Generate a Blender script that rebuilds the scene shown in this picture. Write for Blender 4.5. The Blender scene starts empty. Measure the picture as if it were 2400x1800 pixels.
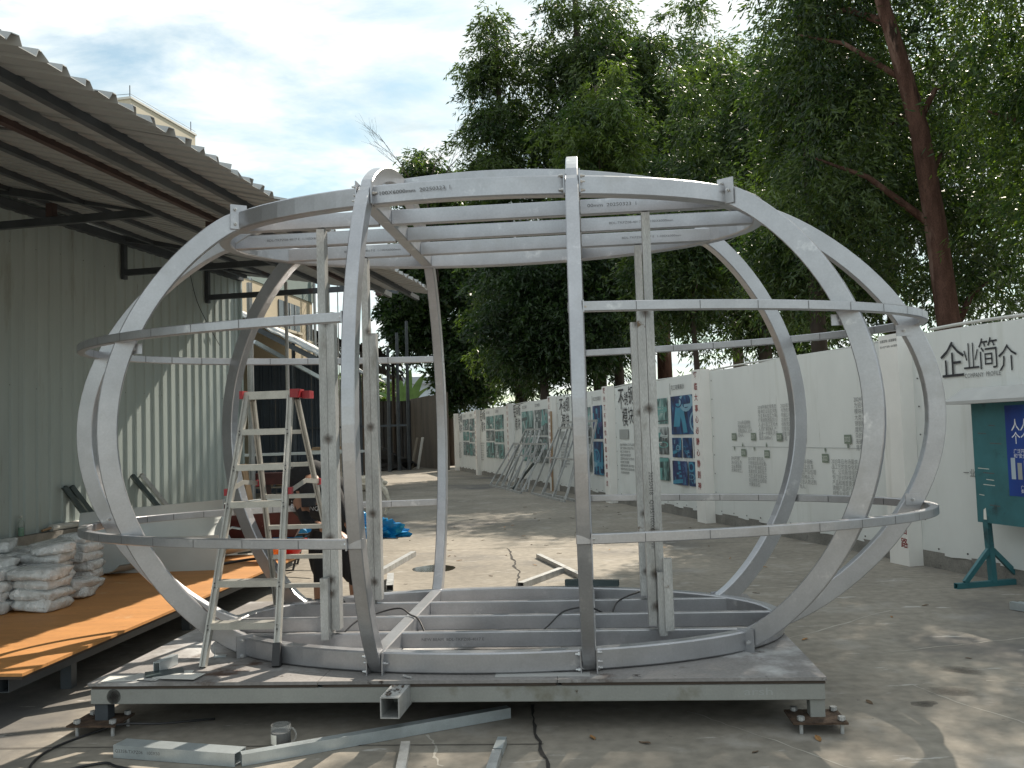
import bpy, math, random
import numpy as np
from mathutils import Vector, Matrix, Quaternion
random.seed(7); rng = np.random.default_rng(11)
SC = bpy.context.scene
COL = SC.collection
PI = math.pi
R = math.radians

# ------------------------------------------------------------------ camera
CAM_F, CAM_W = 2100.0, 2400.0
cam_d = bpy.data.cameras.new('camera'); cam = bpy.data.objects.new('camera', cam_d); COL.objects.link(cam)
cam_d.sensor_fit = 'HORIZONTAL'; cam_d.sensor_width = 36.0; cam_d.lens = 36.0*CAM_F/CAM_W
cam_d.clip_start = 0.05; cam_d.clip_end = 3000
pitch = math.atan(115.8/CAM_F); roll = 0.0319
f0 = Vector((0, math.cos(pitch), math.sin(pitch)))
R0 = Vector((1, 0, 0)); U0 = Vector((0, -math.sin(pitch), math.cos(pitch)))
RR = math.cos(roll)*R0 - math.sin(roll)*U0
UU = math.cos(roll)*U0 + math.sin(roll)*R0
M = Matrix((RR, UU, -f0)).transposed().to_4x4(); M.translation = Vector((0, 0, 1.55))
cam.matrix_world = M
SC.camera = cam

# ------------------------------------------------------------------ sky and sun
SUN_AZ, SUN_EL = R(27), R(42)
world = bpy.data.worlds.new('World'); SC.world = world; world.use_nodes = True
nt = world.node_tree; nt.nodes.clear()
def wn(t, **k):
    n = nt.nodes.new(t)
    for a, b in k.items(): setattr(n, a, b)
    return n
w_out = wn('ShaderNodeOutputWorld'); w_bg = wn('ShaderNodeBackground'); w_bg.inputs['Strength'].default_value = 0.085
sky = wn('ShaderNodeTexSky', sky_type='NISHITA'); sky.sun_disc = False
sky.sun_elevation = SUN_EL; sky.sun_rotation = SUN_AZ; sky.air_density = 1.0; sky.dust_density = 1.2; sky.ozone_density = 1.0
tc = wn('ShaderNodeTexCoord'); sep = wn('ShaderNodeSeparateXYZ')
nt.links.new(tc.outputs['Generated'], sep.inputs[0])
# project the view direction on a flat cloud layer
zc = wn('ShaderNodeMath', operation='MAXIMUM'); zc.inputs[1].default_value = 0.02; nt.links.new(sep.outputs['Z'], zc.inputs[0])
zc2 = wn('ShaderNodeMath', operation='ADD'); zc2.inputs[1].default_value = 0.12; nt.links.new(zc.outputs[0], zc2.inputs[0])
dx = wn('ShaderNodeMath', operation='DIVIDE'); nt.links.new(sep.outputs['X'], dx.inputs[0]); nt.links.new(zc2.outputs[0], dx.inputs[1])
dy = wn('ShaderNodeMath', operation='DIVIDE'); nt.links.new(sep.outputs['Y'], dy.inputs[0]); nt.links.new(zc2.outputs[0], dy.inputs[1])
cmb = wn('ShaderNodeCombineXYZ'); nt.links.new(dx.outputs[0], cmb.inputs[0]); nt.links.new(dy.outputs[0], cmb.inputs[1])
mp = wn('ShaderNodeMapping'); mp.inputs['Rotation'].default_value = (0, 0, R(35)); mp.inputs['Scale'].default_value = (1.25, 1.75, 1); mp.inputs['Location'].default_value = (3.1, 0.6, 0)
nt.links.new(cmb.outputs[0], mp.inputs[0])
n1 = wn('ShaderNodeTexNoise'); n1.inputs['Scale'].default_value = 1.5; n1.inputs['Detail'].default_value = 8; n1.inputs['Roughness'].default_value = 0.6; n1.inputs['Distortion'].default_value = 0.35
nt.links.new(mp.outputs[0], n1.inputs['Vector'])
cr = wn('ShaderNodeValToRGB'); cr.color_ramp.elements[0].position = 0.36; cr.color_ramp.elements[1].position = 0.56
cr.color_ramp.elements[0].color = (0.22, 0.22, 0.22, 1); cr.color_ramp.elements[1].color = (0.97, 0.97, 0.97, 1)
nt.links.new(n1.outputs['Fac'], cr.inputs[0])
n2 = wn('ShaderNodeTexNoise'); n2.inputs['Scale'].default_value = 1.9; n2.inputs['Detail'].default_value = 7; n2.inputs['Roughness'].default_value = 0.6; n2.inputs['Distortion'].default_value = 0.3
nt.links.new(mp.outputs[0], n2.inputs['Vector'])
cc = wn('ShaderNodeValToRGB'); cc.color_ramp.elements[0].position = 0.30; cc.color_ramp.elements[1].position = 0.62
cc.color_ramp.elements[0].color = (6.0, 7.0, 7.3, 1); cc.color_ramp.elements[1].color = (9.6, 9.9, 9.7, 1)
nt.links.new(n2.outputs['Fac'], cc.inputs[0])
mix = wn('ShaderNodeMix', data_type='RGBA'); nt.links.new(cr.outputs[0], mix.inputs[0])
tn_ = wn('ShaderNodeMix', data_type='RGBA', blend_type='MULTIPLY'); tn_.inputs[0].default_value = 1.0; tn_.inputs[7].default_value = (1.02, 1.22, 1.08, 1)
nt.links.new(sky.outputs[0], tn_.inputs[6]); nt.links.new(tn_.outputs[2], mix.inputs[6]); nt.links.new(cc.outputs[0], mix.inputs[7])
nt.links.new(mix.outputs[2], w_bg.inputs[0]); nt.links.new(w_bg.outputs[0], w_out.inputs[0])

sun_d = bpy.data.lights.new('sun', 'SUN'); sun_d.energy = 5.0; sun_d.angle = R(0.5); sun_d.color = (1.0, 0.90, 0.76)
sun = bpy.data.objects.new('sun', sun_d); COL.objects.link(sun)
sdir = Vector((math.sin(SUN_AZ)*math.cos(SUN_EL), math.cos(SUN_AZ)*math.cos(SUN_EL), math.sin(SUN_EL)))
sun.rotation_euler = sdir.to_track_quat('Z', 'Y').to_euler(); sun.location = sdir*60
vs = SC.view_settings
vs.view_transform = 'Standard'; vs.look = 'None'; vs.exposure = 0.62; vs.gamma = 1.0; vs.use_curve_mapping = False
SC.render.resolution_x, SC.render.resolution_y = 1024, 768
try:
    SC.cycles.max_bounces = 6; SC.cycles.transparent_max_bounces = 6
except Exception: pass

# ------------------------------------------------------------------ materials
MATS = {}
def mat(name, col, rough=0.6, metal=0.0, var=0.12, scale=3.0, col2=None, bump=0.0, bscale=40.0, stretch=(1, 1, 1), spec=0.5, spots=None, trans=0.0, fine=0.0, coord='Object', alpha=1.0):
    """base colour varied by two layers of noise; spots = (colour, scale, threshold, softness)"""
    m = bpy.data.materials.new(name); m.use_nodes = True; t = m.node_tree; N = t.nodes; L = t.links
    b = N['Principled BSDF']; b.inputs['Roughness'].default_value = rough; b.inputs['Metallic'].default_value = metal
    b.inputs['Specular IOR Level'].default_value = spec
    if trans: b.inputs['Transmission Weight'].default_value = trans
    if alpha < 1: b.inputs['Alpha'].default_value = alpha
    c = N.new('ShaderNodeTexCoord'); mp = N.new('ShaderNodeMapping'); mp.inputs['Scale'].default_value = stretch
    L.new(c.outputs[coord], mp.inputs[0])
    n = N.new('ShaderNodeTexNoise'); n.inputs['Scale'].default_value = scale; n.inputs['Detail'].default_value = 7; n.inputs['Roughness'].default_value = 0.62
    L.new(mp.outputs[0], n.inputs['Vector'])
    r = N.new('ShaderNodeValToRGB'); r.color_ramp.elements[0].position = 0.32; r.color_ramp.elements[1].position = 0.68
    a = Vector(col); lo = a*(1-var); hi = a*(1+var) if col2 is None else Vector(col2)
    r.color_ramp.elements[0].color = (*lo, 1); r.color_ramp.elements[1].color = (*hi, 1)
    L.new(n.outputs['Fac'], r.inputs[0]); last = r.outputs[0]
    if fine:
        nf = N.new('ShaderNodeTexNoise'); nf.inputs['Scale'].default_value = scale*22; nf.inputs['Detail'].default_value = 4
        L.new(mp.outputs[0], nf.inputs['Vector'])
        mr = N.new('ShaderNodeMapRange'); mr.inputs[1].default_value = 0.3; mr.inputs[2].default_value = 0.7; mr.inputs[3].default_value = 1-fine; mr.inputs[4].default_value = 1+fine
        L.new(nf.outputs['Fac'], mr.inputs[0])
        mx = N.new('ShaderNodeMix'); mx.data_type = 'RGBA'; mx.blend_type = 'MULTIPLY'; mx.inputs[0].default_value = 1
        L.new(last, mx.inputs[6]); L.new(mr.outputs[0], mx.inputs[7]); last = mx.outputs[2]
    for sp in (spots or []):
        ns = N.new('ShaderNodeTexNoise'); ns.inputs['Scale'].default_value = sp[1]; ns.inputs['Detail'].default_value = 6; ns.inputs['Roughness'].default_value = 0.65
        mp2 = N.new('ShaderNodeMapping'); mp2.inputs['Scale'].default_value = sp[4] if len(sp) > 4 else (1, 1, 1); mp2.inputs['Location'].default_value = (sp[1], 3.3, 1.7)
        L.new(c.outputs[coord], mp2.inputs[0]); L.new(mp2.outputs[0], ns.inputs['Vector'])
        rr = N.new('ShaderNodeMapRange'); rr.inputs[1].default_value = sp[2]; rr.inputs[2].default_value = sp[2]+sp[3]
        L.new(ns.outputs['Fac'], rr.inputs[0])
        mx = N.new('ShaderNodeMix'); mx.data_type = 'RGBA'; L.new(rr.outputs[0], mx.inputs[0]); L.new(last, mx.inputs[6]); mx.inputs[7].default_value = (*sp[0], 1); last = mx.outputs[2]
    L.new(last, b.inputs['Base Color'])
    if bump:
        nb = N.new('ShaderNodeTexNoise'); nb.inputs['Scale'].default_value = bscale; nb.inputs['Detail'].default_value = 5
        L.new(mp.outputs[0], nb.inputs['Vector'])
        bp = N.new('ShaderNodeBump'); bp.inputs['Strength'].default_value = bump; bp.inputs['Distance'].default_value = 0.02
        L.new(nb.outputs['Fac'], bp.inputs['Height']); L.new(bp.outputs[0], b.inputs['Normal'])
    MATS[name] = m
    return m
RUST = (0.055, 0.03, 0.018)
mat('concrete', (0.245, 0.222, 0.187), 0.88, var=0.22, scale=0.55, fine=0.16, bump=0.35, bscale=9, spec=0.25,
    spots=[((0.33, 0.31, 0.28), 1.7, 0.56, 0.16), ((0.13, 0.125, 0.12), 0.33, 0.56, 0.14), ((0.42, 0.40, 0.37), 2.6, 0.64, 0.05, (1, 4.5, 1)), ((0.09, 0.085, 0.08), 9.0, 0.69, 0.05)])
mat('silver_paint', (0.415, 0.42, 0.44), 0.32, metal=0.70, var=0.10, scale=4, fine=0.05, spots=[((0.36, 0.36, 0.365), 2.6, 0.56, 0.16), ((0.60, 0.60, 0.61), 5.5, 0.62, 0.1)], bump=0.03, bscale=18)
mat('galvanised', (0.395, 0.40, 0.395), 0.45, metal=0.4, var=0.24, scale=10, fine=0.18, stretch=(1, 1, 0.22), spots=[((0.25, 0.245, 0.225), 5, 0.58, 0.1, (1, 1, 0.3)), ((0.13, 0.085, 0.05), 6, 0.66, 0.05)], bump=0.1, bscale=30)
mat('galv_clean', (0.50, 0.55, 0.57), 0.33, metal=0.6, var=0.12, scale=8, fine=0.06)
mat('aluminium', (0.43, 0.42, 0.385), 0.38, metal=0.5, var=0.12, scale=11, fine=0.10, spots=[((0.3, 0.28, 0.24), 7, 0.64, 0.1)])
mat('red_plastic', (0.30, 0.015, 0.022), 0.4, var=0.15)
mat('black_rubber', (0.03, 0.03, 0.032), 0.6, var=0.3)
mat('bolt_metal', (0.55, 0.55, 0.55), 0.35, metal=0.7)
mat('rust', RUST, 0.9, var=0.4, scale=20, col2=(0.11, 0.07, 0.045), bump=0.5, bscale=60)
mat('weld_scorch', (0.045, 0.032, 0.022), 0.85, var=0.5, scale=30, bump=0.8, bscale=90)
mat('deck_ply', (0.225, 0.213, 0.207), 0.75, var=0.15, scale=2.5, fine=0.12, spots=[((0.50, 0.50, 0.50), 1.6, 0.49, 0.16), ((0.07, 0.04, 0.028), 2.3, 0.60, 0.08), ((0.04, 0.03, 0.025), 9, 0.66, 0.05)], bump=0.08, bscale=30)
mat('ply_edge', (0.06, 0.045, 0.035), 0.85, var=0.3, scale=8, stretch=(1, 1, 12))
mat('platform_beam', (0.285, 0.29, 0.272), 0.55, metal=0.2, var=0.10, scale=4, fine=0.05, spots=[((0.17, 0.16, 0.12), 2.0, 0.58, 0.12), ((0.08, 0.06, 0.04), 7, 0.66, 0.05)])
mat('orange_ply', (0.47, 0.220, 0.070), 0.6, var=0.12, scale=2.2, stretch=(0.6, 2.4, 1), fine=0.10, spots=[((0.24, 0.10, 0.035), 6, 0.63, 0.05, (0.7, 5, 1)), ((0.55, 0.36, 0.2), 1.8, 0.64, 0.08)])
mat('wall_sheet', (0.37, 0.425, 0.415), 0.5, var=0.06, scale=1.3, stretch=(3, 3, 0.5), metal=0.1, spots=[((0.29, 0.32, 0.295), 2.2, 0.58, 0.15, (1.5, 1.5, 0.35)), ((0.20, 0.19, 0.16), 5, 0.68, 0.06, (2, 2, 0.25))])
mat('roof_sheet', (0.33, 0.345, 0.35), 0.6, metal=0.1, var=0.08, scale=1.0, spots=[((0.24, 0.24, 0.225), 0.8, 0.60, 0.12)])
mat('dark_steel', (0.058, 0.068, 0.078), 0.55, metal=0.15, var=0.25, scale=4, spots=[((0.06, 0.036, 0.03), 2.0, 0.62, 0.1)])
mat('purlin_grey', (0.13, 0.145, 0.155), 0.5, metal=0.2, var=0.2)
mat('rust_steel', (0.055, 0.034, 0.032), 0.7, var=0.3, scale=6)
mat('plinth', (0.21, 0.20, 0.18), 0.9, var=0.25, scale=3, fine=0.15, spots=[((0.09, 0.085, 0.08), 4, 0.6, 0.08)], bump=0.3, bscale=20)
mat('banner', (0.685, 0.70, 0.68), 0.5, var=0.05, scale=1.5, stretch=(1, 1, 0.5), bump=0.25, bscale=3.2, spots=[((0.58, 0.59, 0.55), 1.2, 0.57, 0.18, (2.2, 2.2, 0.25)), ((0.45, 0.45, 0.41), 2.6, 0.66, 0.08, (3, 3, 0.35))])
mat('pillar', (0.77, 0.755, 0.72), 0.55, var=0.05, scale=2, spots=[((0.62, 0.60, 0.55), 1.5, 0.57, 0.15, (2.5, 2.5, 0.3))])
mat('print_black', (0.025, 0.025, 0.03), 0.6, var=0.1)
mat('print_grey', (0.13, 0.13, 0.13), 0.6, var=0.1)
mat('print_soft', (0.16, 0.16, 0.16), 0.6, var=0.1)
mat('print_pale', (0.33, 0.34, 0.33), 0.6, var=0.05)
mat('print_tag', (0.20, 0.24, 0.19), 0.6, var=0.05)
mat('print_tag_text', (0.55, 0.57, 0.52), 0.6, var=0.05)
mat('print_red', (0.24, 0.02, 0.02), 0.6, var=0.1)
mat('print_white', (0.8, 0.82, 0.85), 0.6, var=0.02)
mat('ink', (0.10, 0.10, 0.10), 0.7, var=0.3, scale=60)
mat('teal_paint', (0.035, 0.145, 0.165), 0.45, var=0.2, scale=3, spots=[((0.02, 0.06, 0.07), 3.0, 0.6, 0.1), ((0.3, 0.33, 0.3), 11, 0.73, 0.02)])
mat('grey_sheet', (0.42, 0.42, 0.41), 0.6, var=0.08)
mat('beige_render', (0.47, 0.40, 0.285), 0.85, var=0.08, scale=0.6, fine=0.05, spots=[((0.36, 0.30, 0.21), 0.7, 0.6, 0.15, (1, 1, 0.3))])
mat('cream_render', (0.50, 0.455, 0.36), 0.85, var=0.06, scale=0.4, spots=[((0.40, 0.36, 0.28), 0.8, 0.6, 0.15, (1, 1, 0.25))])
mat('teal_render', (0.18, 0.235, 0.225), 0.8, var=0.1, scale=0.8)
mat('glass_dark', (0.04, 0.05, 0.06), 0.15, var=0.2)
mat('navy_sheet', (0.045, 0.062, 0.085), 0.55, var=0.2, scale=2)
mat('black_sheet', (0.035, 0.035, 0.037), 0.7, var=0.4, scale=2, stretch=(1, 1, 0.3))
mat('brown_wall', (0.10, 0.085, 0.068), 0.85, var=0.35, scale=1.2, stretch=(1, 1, 0.25), fine=0.15)
mat('warehouse', (0.42, 0.49, 0.55), 0.6, var=0.05)
mat('warehouse_roof', (0.30, 0.34, 0.38), 0.6, var=0.05)
mat('thatch', (0.03, 0.028, 0.024), 0.95, var=0.5, scale=5, bump=0.8, bscale=12)
mat('bark', (0.075, 0.042, 0.032), 0.95, var=0.45, scale=7, stretch=(1, 1, 0.25), bump=1.0, bscale=16, spec=0.1, fine=0.3, spots=[((0.155, 0.10, 0.08), 2.6, 0.55, 0.08, (1, 1, 0.25)), ((0.03, 0.02, 0.016), 4, 0.60, 0.06, (1, 1, 0.2))])
mat('bark_dark', (0.055, 0.042, 0.033), 0.9, var=0.35, scale=6, stretch=(1, 1, 0.25), bump=0.7, bscale=14)
mat('skin', (0.30, 0.16, 0.105), 0.5, var=0.08)
mat('black_cloth', (0.012, 0.012, 0.014), 0.9, var=0.3, scale=10, bump=0.3, bscale=20)
mat('white_sheet', (0.52, 0.55, 0.54), 0.35, var=0.06)
mat('plank', (0.33, 0.22, 0.13), 0.8, var=0.25, scale=5, stretch=(1, 6, 1))
mat('plank_grey', (0.22, 0.19, 0.15), 0.85, var=0.3, scale=5, stretch=(1, 6, 1))
mat('wheelbarrow_red', (0.075, 0.017, 0.015), 0.5, var=0.35, scale=5, spots=[((0.22, 0.13, 0.11), 8, 0.66, 0.05)])
mat('helmet_orange', (0.72, 0.17, 0.015), 0.25, var=0.05)
mat('helmet_red', (0.55, 0.02, 0.02), 0.25, var=0.05)
mat('blue_plastic', (0.01, 0.22, 0.48), 0.28, var=0.25, scale=8, spots=[((0.05, 0.42, 0.58), 6, 0.55, 0.1)])
mat('white_fibre', (0.62, 0.57, 0.48), 0.95, var=0.25, scale=12, bump=0.8, bscale=30)
mat('dark_profile', (0.055, 0.075, 0.078), 0.35, metal=0.3, var=0.15)
mat('cable', (0.02, 0.02, 0.022), 0.5)
mat('leaf_dry', (0.30, 0.16, 0.06), 0.8, var=0.3, scale=15)
mat('leaf_brown', (0.13, 0.085, 0.05), 0.85, var=0.3, scale=15)
mat('joint', (0.045, 0.04, 0.036), 0.95, var=0.3, scale=8)
mat('crack', (0.03, 0.027, 0.024), 0.95)
mat('chalk', (0.37, 0.345, 0.30), 0.95, var=0.1)
mat('wet', (0.035, 0.032, 0.026), 0.08, var=0.3)
mat('oil_stain', (0.15, 0.135, 0.12), 0.75, var=0.25, scale=7)
mat('label_paper', (0.75, 0.74, 0.68), 0.7, var=0.04)
mat('mug_dark', (0.02, 0.02, 0.02), 0.7, var=0.3)
mat('bottle_green', (0.01, 0.28, 0.12), 0.15, var=0.1)
mat('bottle_clear', (0.40, 0.46, 0.42), 0.1, var=0.05, alpha=0.45)
mat('cardboard_white', (0.58, 0.58, 0.55), 0.7, var=0.05)
mat('cardboard_brown', (0.25, 0.17, 0.10), 0.85)
mat('leaf_far_plain', (0.10, 0.19, 0.05), 0.5, var=0.2)
mat('inside_dark', (0.02, 0.02, 0.02), 0.9)

def soft_mat(name, col, r0, r1, amount):
    """a smudge with its own soft outline, centred on the object's origin"""
    m = bpy.data.materials.new(name); m.use_nodes = True; t = m.node_tree; N = t.nodes; L = t.links; b = N['Principled BSDF']
    b.inputs['Base Color'].default_value = (*col, 1); b.inputs['Roughness'].default_value = 0.85
    c = N.new('ShaderNodeTexCoord'); ln = N.new('ShaderNodeVectorMath'); ln.operation = 'LENGTH'; L.new(c.outputs['Object'], ln.inputs[0])
    n = N.new('ShaderNodeTexNoise'); n.inputs['Scale'].default_value = 45; n.inputs['Detail'].default_value = 5; L.new(c.outputs['Object'], n.inputs['Vector'])
    ad = N.new('ShaderNodeMath'); ad.operation = 'MULTIPLY_ADD'; ad.inputs[1].default_value = 0.6*(r1-r0); L.new(n.outputs['Fac'], ad.inputs[0]); L.new(ln.outputs['Value'], ad.inputs[2])
    r = N.new('ShaderNodeMapRange'); r.inputs[1].default_value = r0; r.inputs[2].default_value = r1; r.inputs[3].default_value = amount; r.inputs[4].default_value = 0.0; L.new(ad.outputs[0], r.inputs[0]); L.new(r.outputs[0], b.inputs['Alpha']); MATS[name] = m
soft_mat('oil_smudge', (0.045, 0.042, 0.038), 0.02, 0.20, 0.75)
soft_mat('smudge', (0.02, 0.018, 0.016), 0.015, 0.075, 0.85)
soft_mat('rust_smudge', (0.06, 0.035, 0.02), 0.004, 0.055, 0.9)
def glass_mat():
    m = bpy.data.materials.new('clear_plastic'); m.use_nodes = True; b = m.node_tree.nodes['Principled BSDF']
    b.inputs['Base Color'].default_value = (0.75, 0.78, 0.78, 1); b.inputs['Roughness'].default_value = 0.05; b.inputs['Alpha'].default_value = 0.10
    MATS['clear_plastic'] = m
glass_mat()
def bag_mat():
    m = mat('bag_film', (0.57, 0.59, 0.59), 0.2, var=0.16, scale=14, spec=0.75, spots=[((0.78, 0.79, 0.79), 22, 0.58, 0.05), ((0.36, 0.36, 0.34), 9, 0.60, 0.1)], bump=1.0, bscale=26)
    b = m.node_tree.nodes['Principled BSDF']; b.inputs['Coat Weight'].default_value = 0.6; b.inputs['Coat Roughness'].default_value = 0.12
    return m
bag_mat()
def leaf_mat(name, dark, light, trl=0.35):
    m = bpy.data.materials.new(name); m.use_nodes = True; t = m.node_tree; N = t.nodes; L = t.links
    b = N['Principled BSDF']; b.inputs['Roughness'].default_value = 0.42; b.inputs['Specular IOR Level'].default_value = 0.45
    a = N.new('ShaderNodeAttribute'); a.attribute_name = 'tint'
    r = N.new('ShaderNodeValToRGB'); r.color_ramp.elements[0].color = (*dark, 1); r.color_ramp.elements[1].color = (*light, 1)
    L.new(a.outputs['Fac'], r.inputs[0]); L.new(r.outputs[0], b.inputs['Base Color'])
    tr = N.new('ShaderNodeBsdfTranslucent')
    g = N.new('ShaderNodeMix'); g.data_type = 'RGBA'; g.blend_type = 'MULTIPLY'; g.inputs[0].default_value = 1; g.inputs[7].default_value = (1.5, 1.7, 0.55, 1)
    L.new(r.outputs[0], g.inputs[6]); L.new(g.outputs[2], tr.inputs[0])
    mx = N.new('ShaderNodeMixShader'); mx.inputs[0].default_value = trl
    L.new(b.outputs[0], mx.inputs[1]); L.new(tr.outputs[0], mx.inputs[2]); L.new(mx.outputs[0], N['Material Output'].inputs[0])
    MATS[name] = m
leaf_mat('leaf_gum', (0.016, 0.038, 0.014), (0.088, 0.128, 0.034))
leaf_mat('leaf_bright', (0.028, 0.060, 0.018), (0.130, 0.178, 0.042), 0.4)
leaf_mat('leaf_broad', (0.014, 0.034, 0.014), (0.050, 0.085, 0.028))
leaf_mat('leaf_far', (0.05, 0.085, 0.035), (0.12, 0.17, 0.06))
def photo_mat(name, c0, c1, c2, scale):
    """printed photograph: abstract machine-shop shapes in a few tones"""
    m = bpy.data.materials.new(name); m.use_nodes = True; t = m.node_tree; N = t.nodes; L = t.links
    b = N['Principled BSDF']; b.inputs['Roughness'].default_value = 0.5
    c = N.new('ShaderNodeTexCoord'); mp = N.new('ShaderNodeMapping'); mp.inputs['Scale'].default_value = (1, 1, 0.45); L.new(c.outputs['Object'], mp.inputs[0])
    v = N.new('ShaderNodeTexVoronoi'); v.inputs['Scale'].default_value = scale; v.distance = 'CHEBYCHEV'; v.feature = 'F1'
    L.new(mp.outputs[0], v.inputs['Vector'])
    n = N.new('ShaderNodeTexNoise'); n.inputs['Scale'].default_value = scale*0.8; n.inputs['Detail'].default_value = 3; n.inputs['Distortion'].default_value = 2.0; L.new(mp.outputs[0], n.inputs['Vector'])
    mx = N.new('ShaderNodeMix'); mx.data_type = 'FLOAT'; mx.inputs[0].default_value = 0.55
    L.new(v.outputs['Distance'], mx.inputs[2]); L.new(n.outputs['Fac'], mx.inputs[3])
    r = N.new('ShaderNodeValToRGB'); e = r.color_ramp.elements; e[0].position = 0.34; e[0].color = (*c0, 1); e[1].position = 0.66; e[1].color = (*c2, 1)
    k = e.new(0.5); k.color = (*c1, 1)
    L.new(mx.outputs[0], r.inputs[0]); L.new(r.outputs[0], b.inputs['Base Color']); MATS[name] = m
photo_mat('photo_blue', (0.008, 0.016, 0.055), (0.015, 0.06, 0.17), (0.06, 0.25, 0.38), 5)
photo_mat('photo_navy', (0.008, 0.010, 0.045), (0.02, 0.035, 0.13), (0.10, 0.20, 0.36), 7)
photo_mat('photo_green', (0.03, 0.06, 0.06), (0.16, 0.30, 0.28), (0.48, 0.56, 0.54), 5)
photo_mat('photo_grey', (0.05, 0.055, 0.055), (0.22, 0.25, 0.25), (0.50, 0.53, 0.52), 7)
for _n, _c in (('tone_cyan', (0.05, 0.24, 0.36)), ('tone_deep', (0.012, 0.03, 0.11)), ('tone_sky', (0.20, 0.36, 0.46)), ('tone_violet', (0.10, 0.10, 0.22)), ('tone_mint', (0.14, 0.33, 0.31)), ('tone_slate', (0.07, 0.10, 0.10)), ('tone_white', (0.50, 0.55, 0.54))): mat(_n, _c, 0.5, var=0.15, scale=4)
photo_mat('poster_blue', (0.004, 0.03, 0.20), (0.008, 0.065, 0.33), (0.02, 0.20, 0.50), 1.2)

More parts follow.
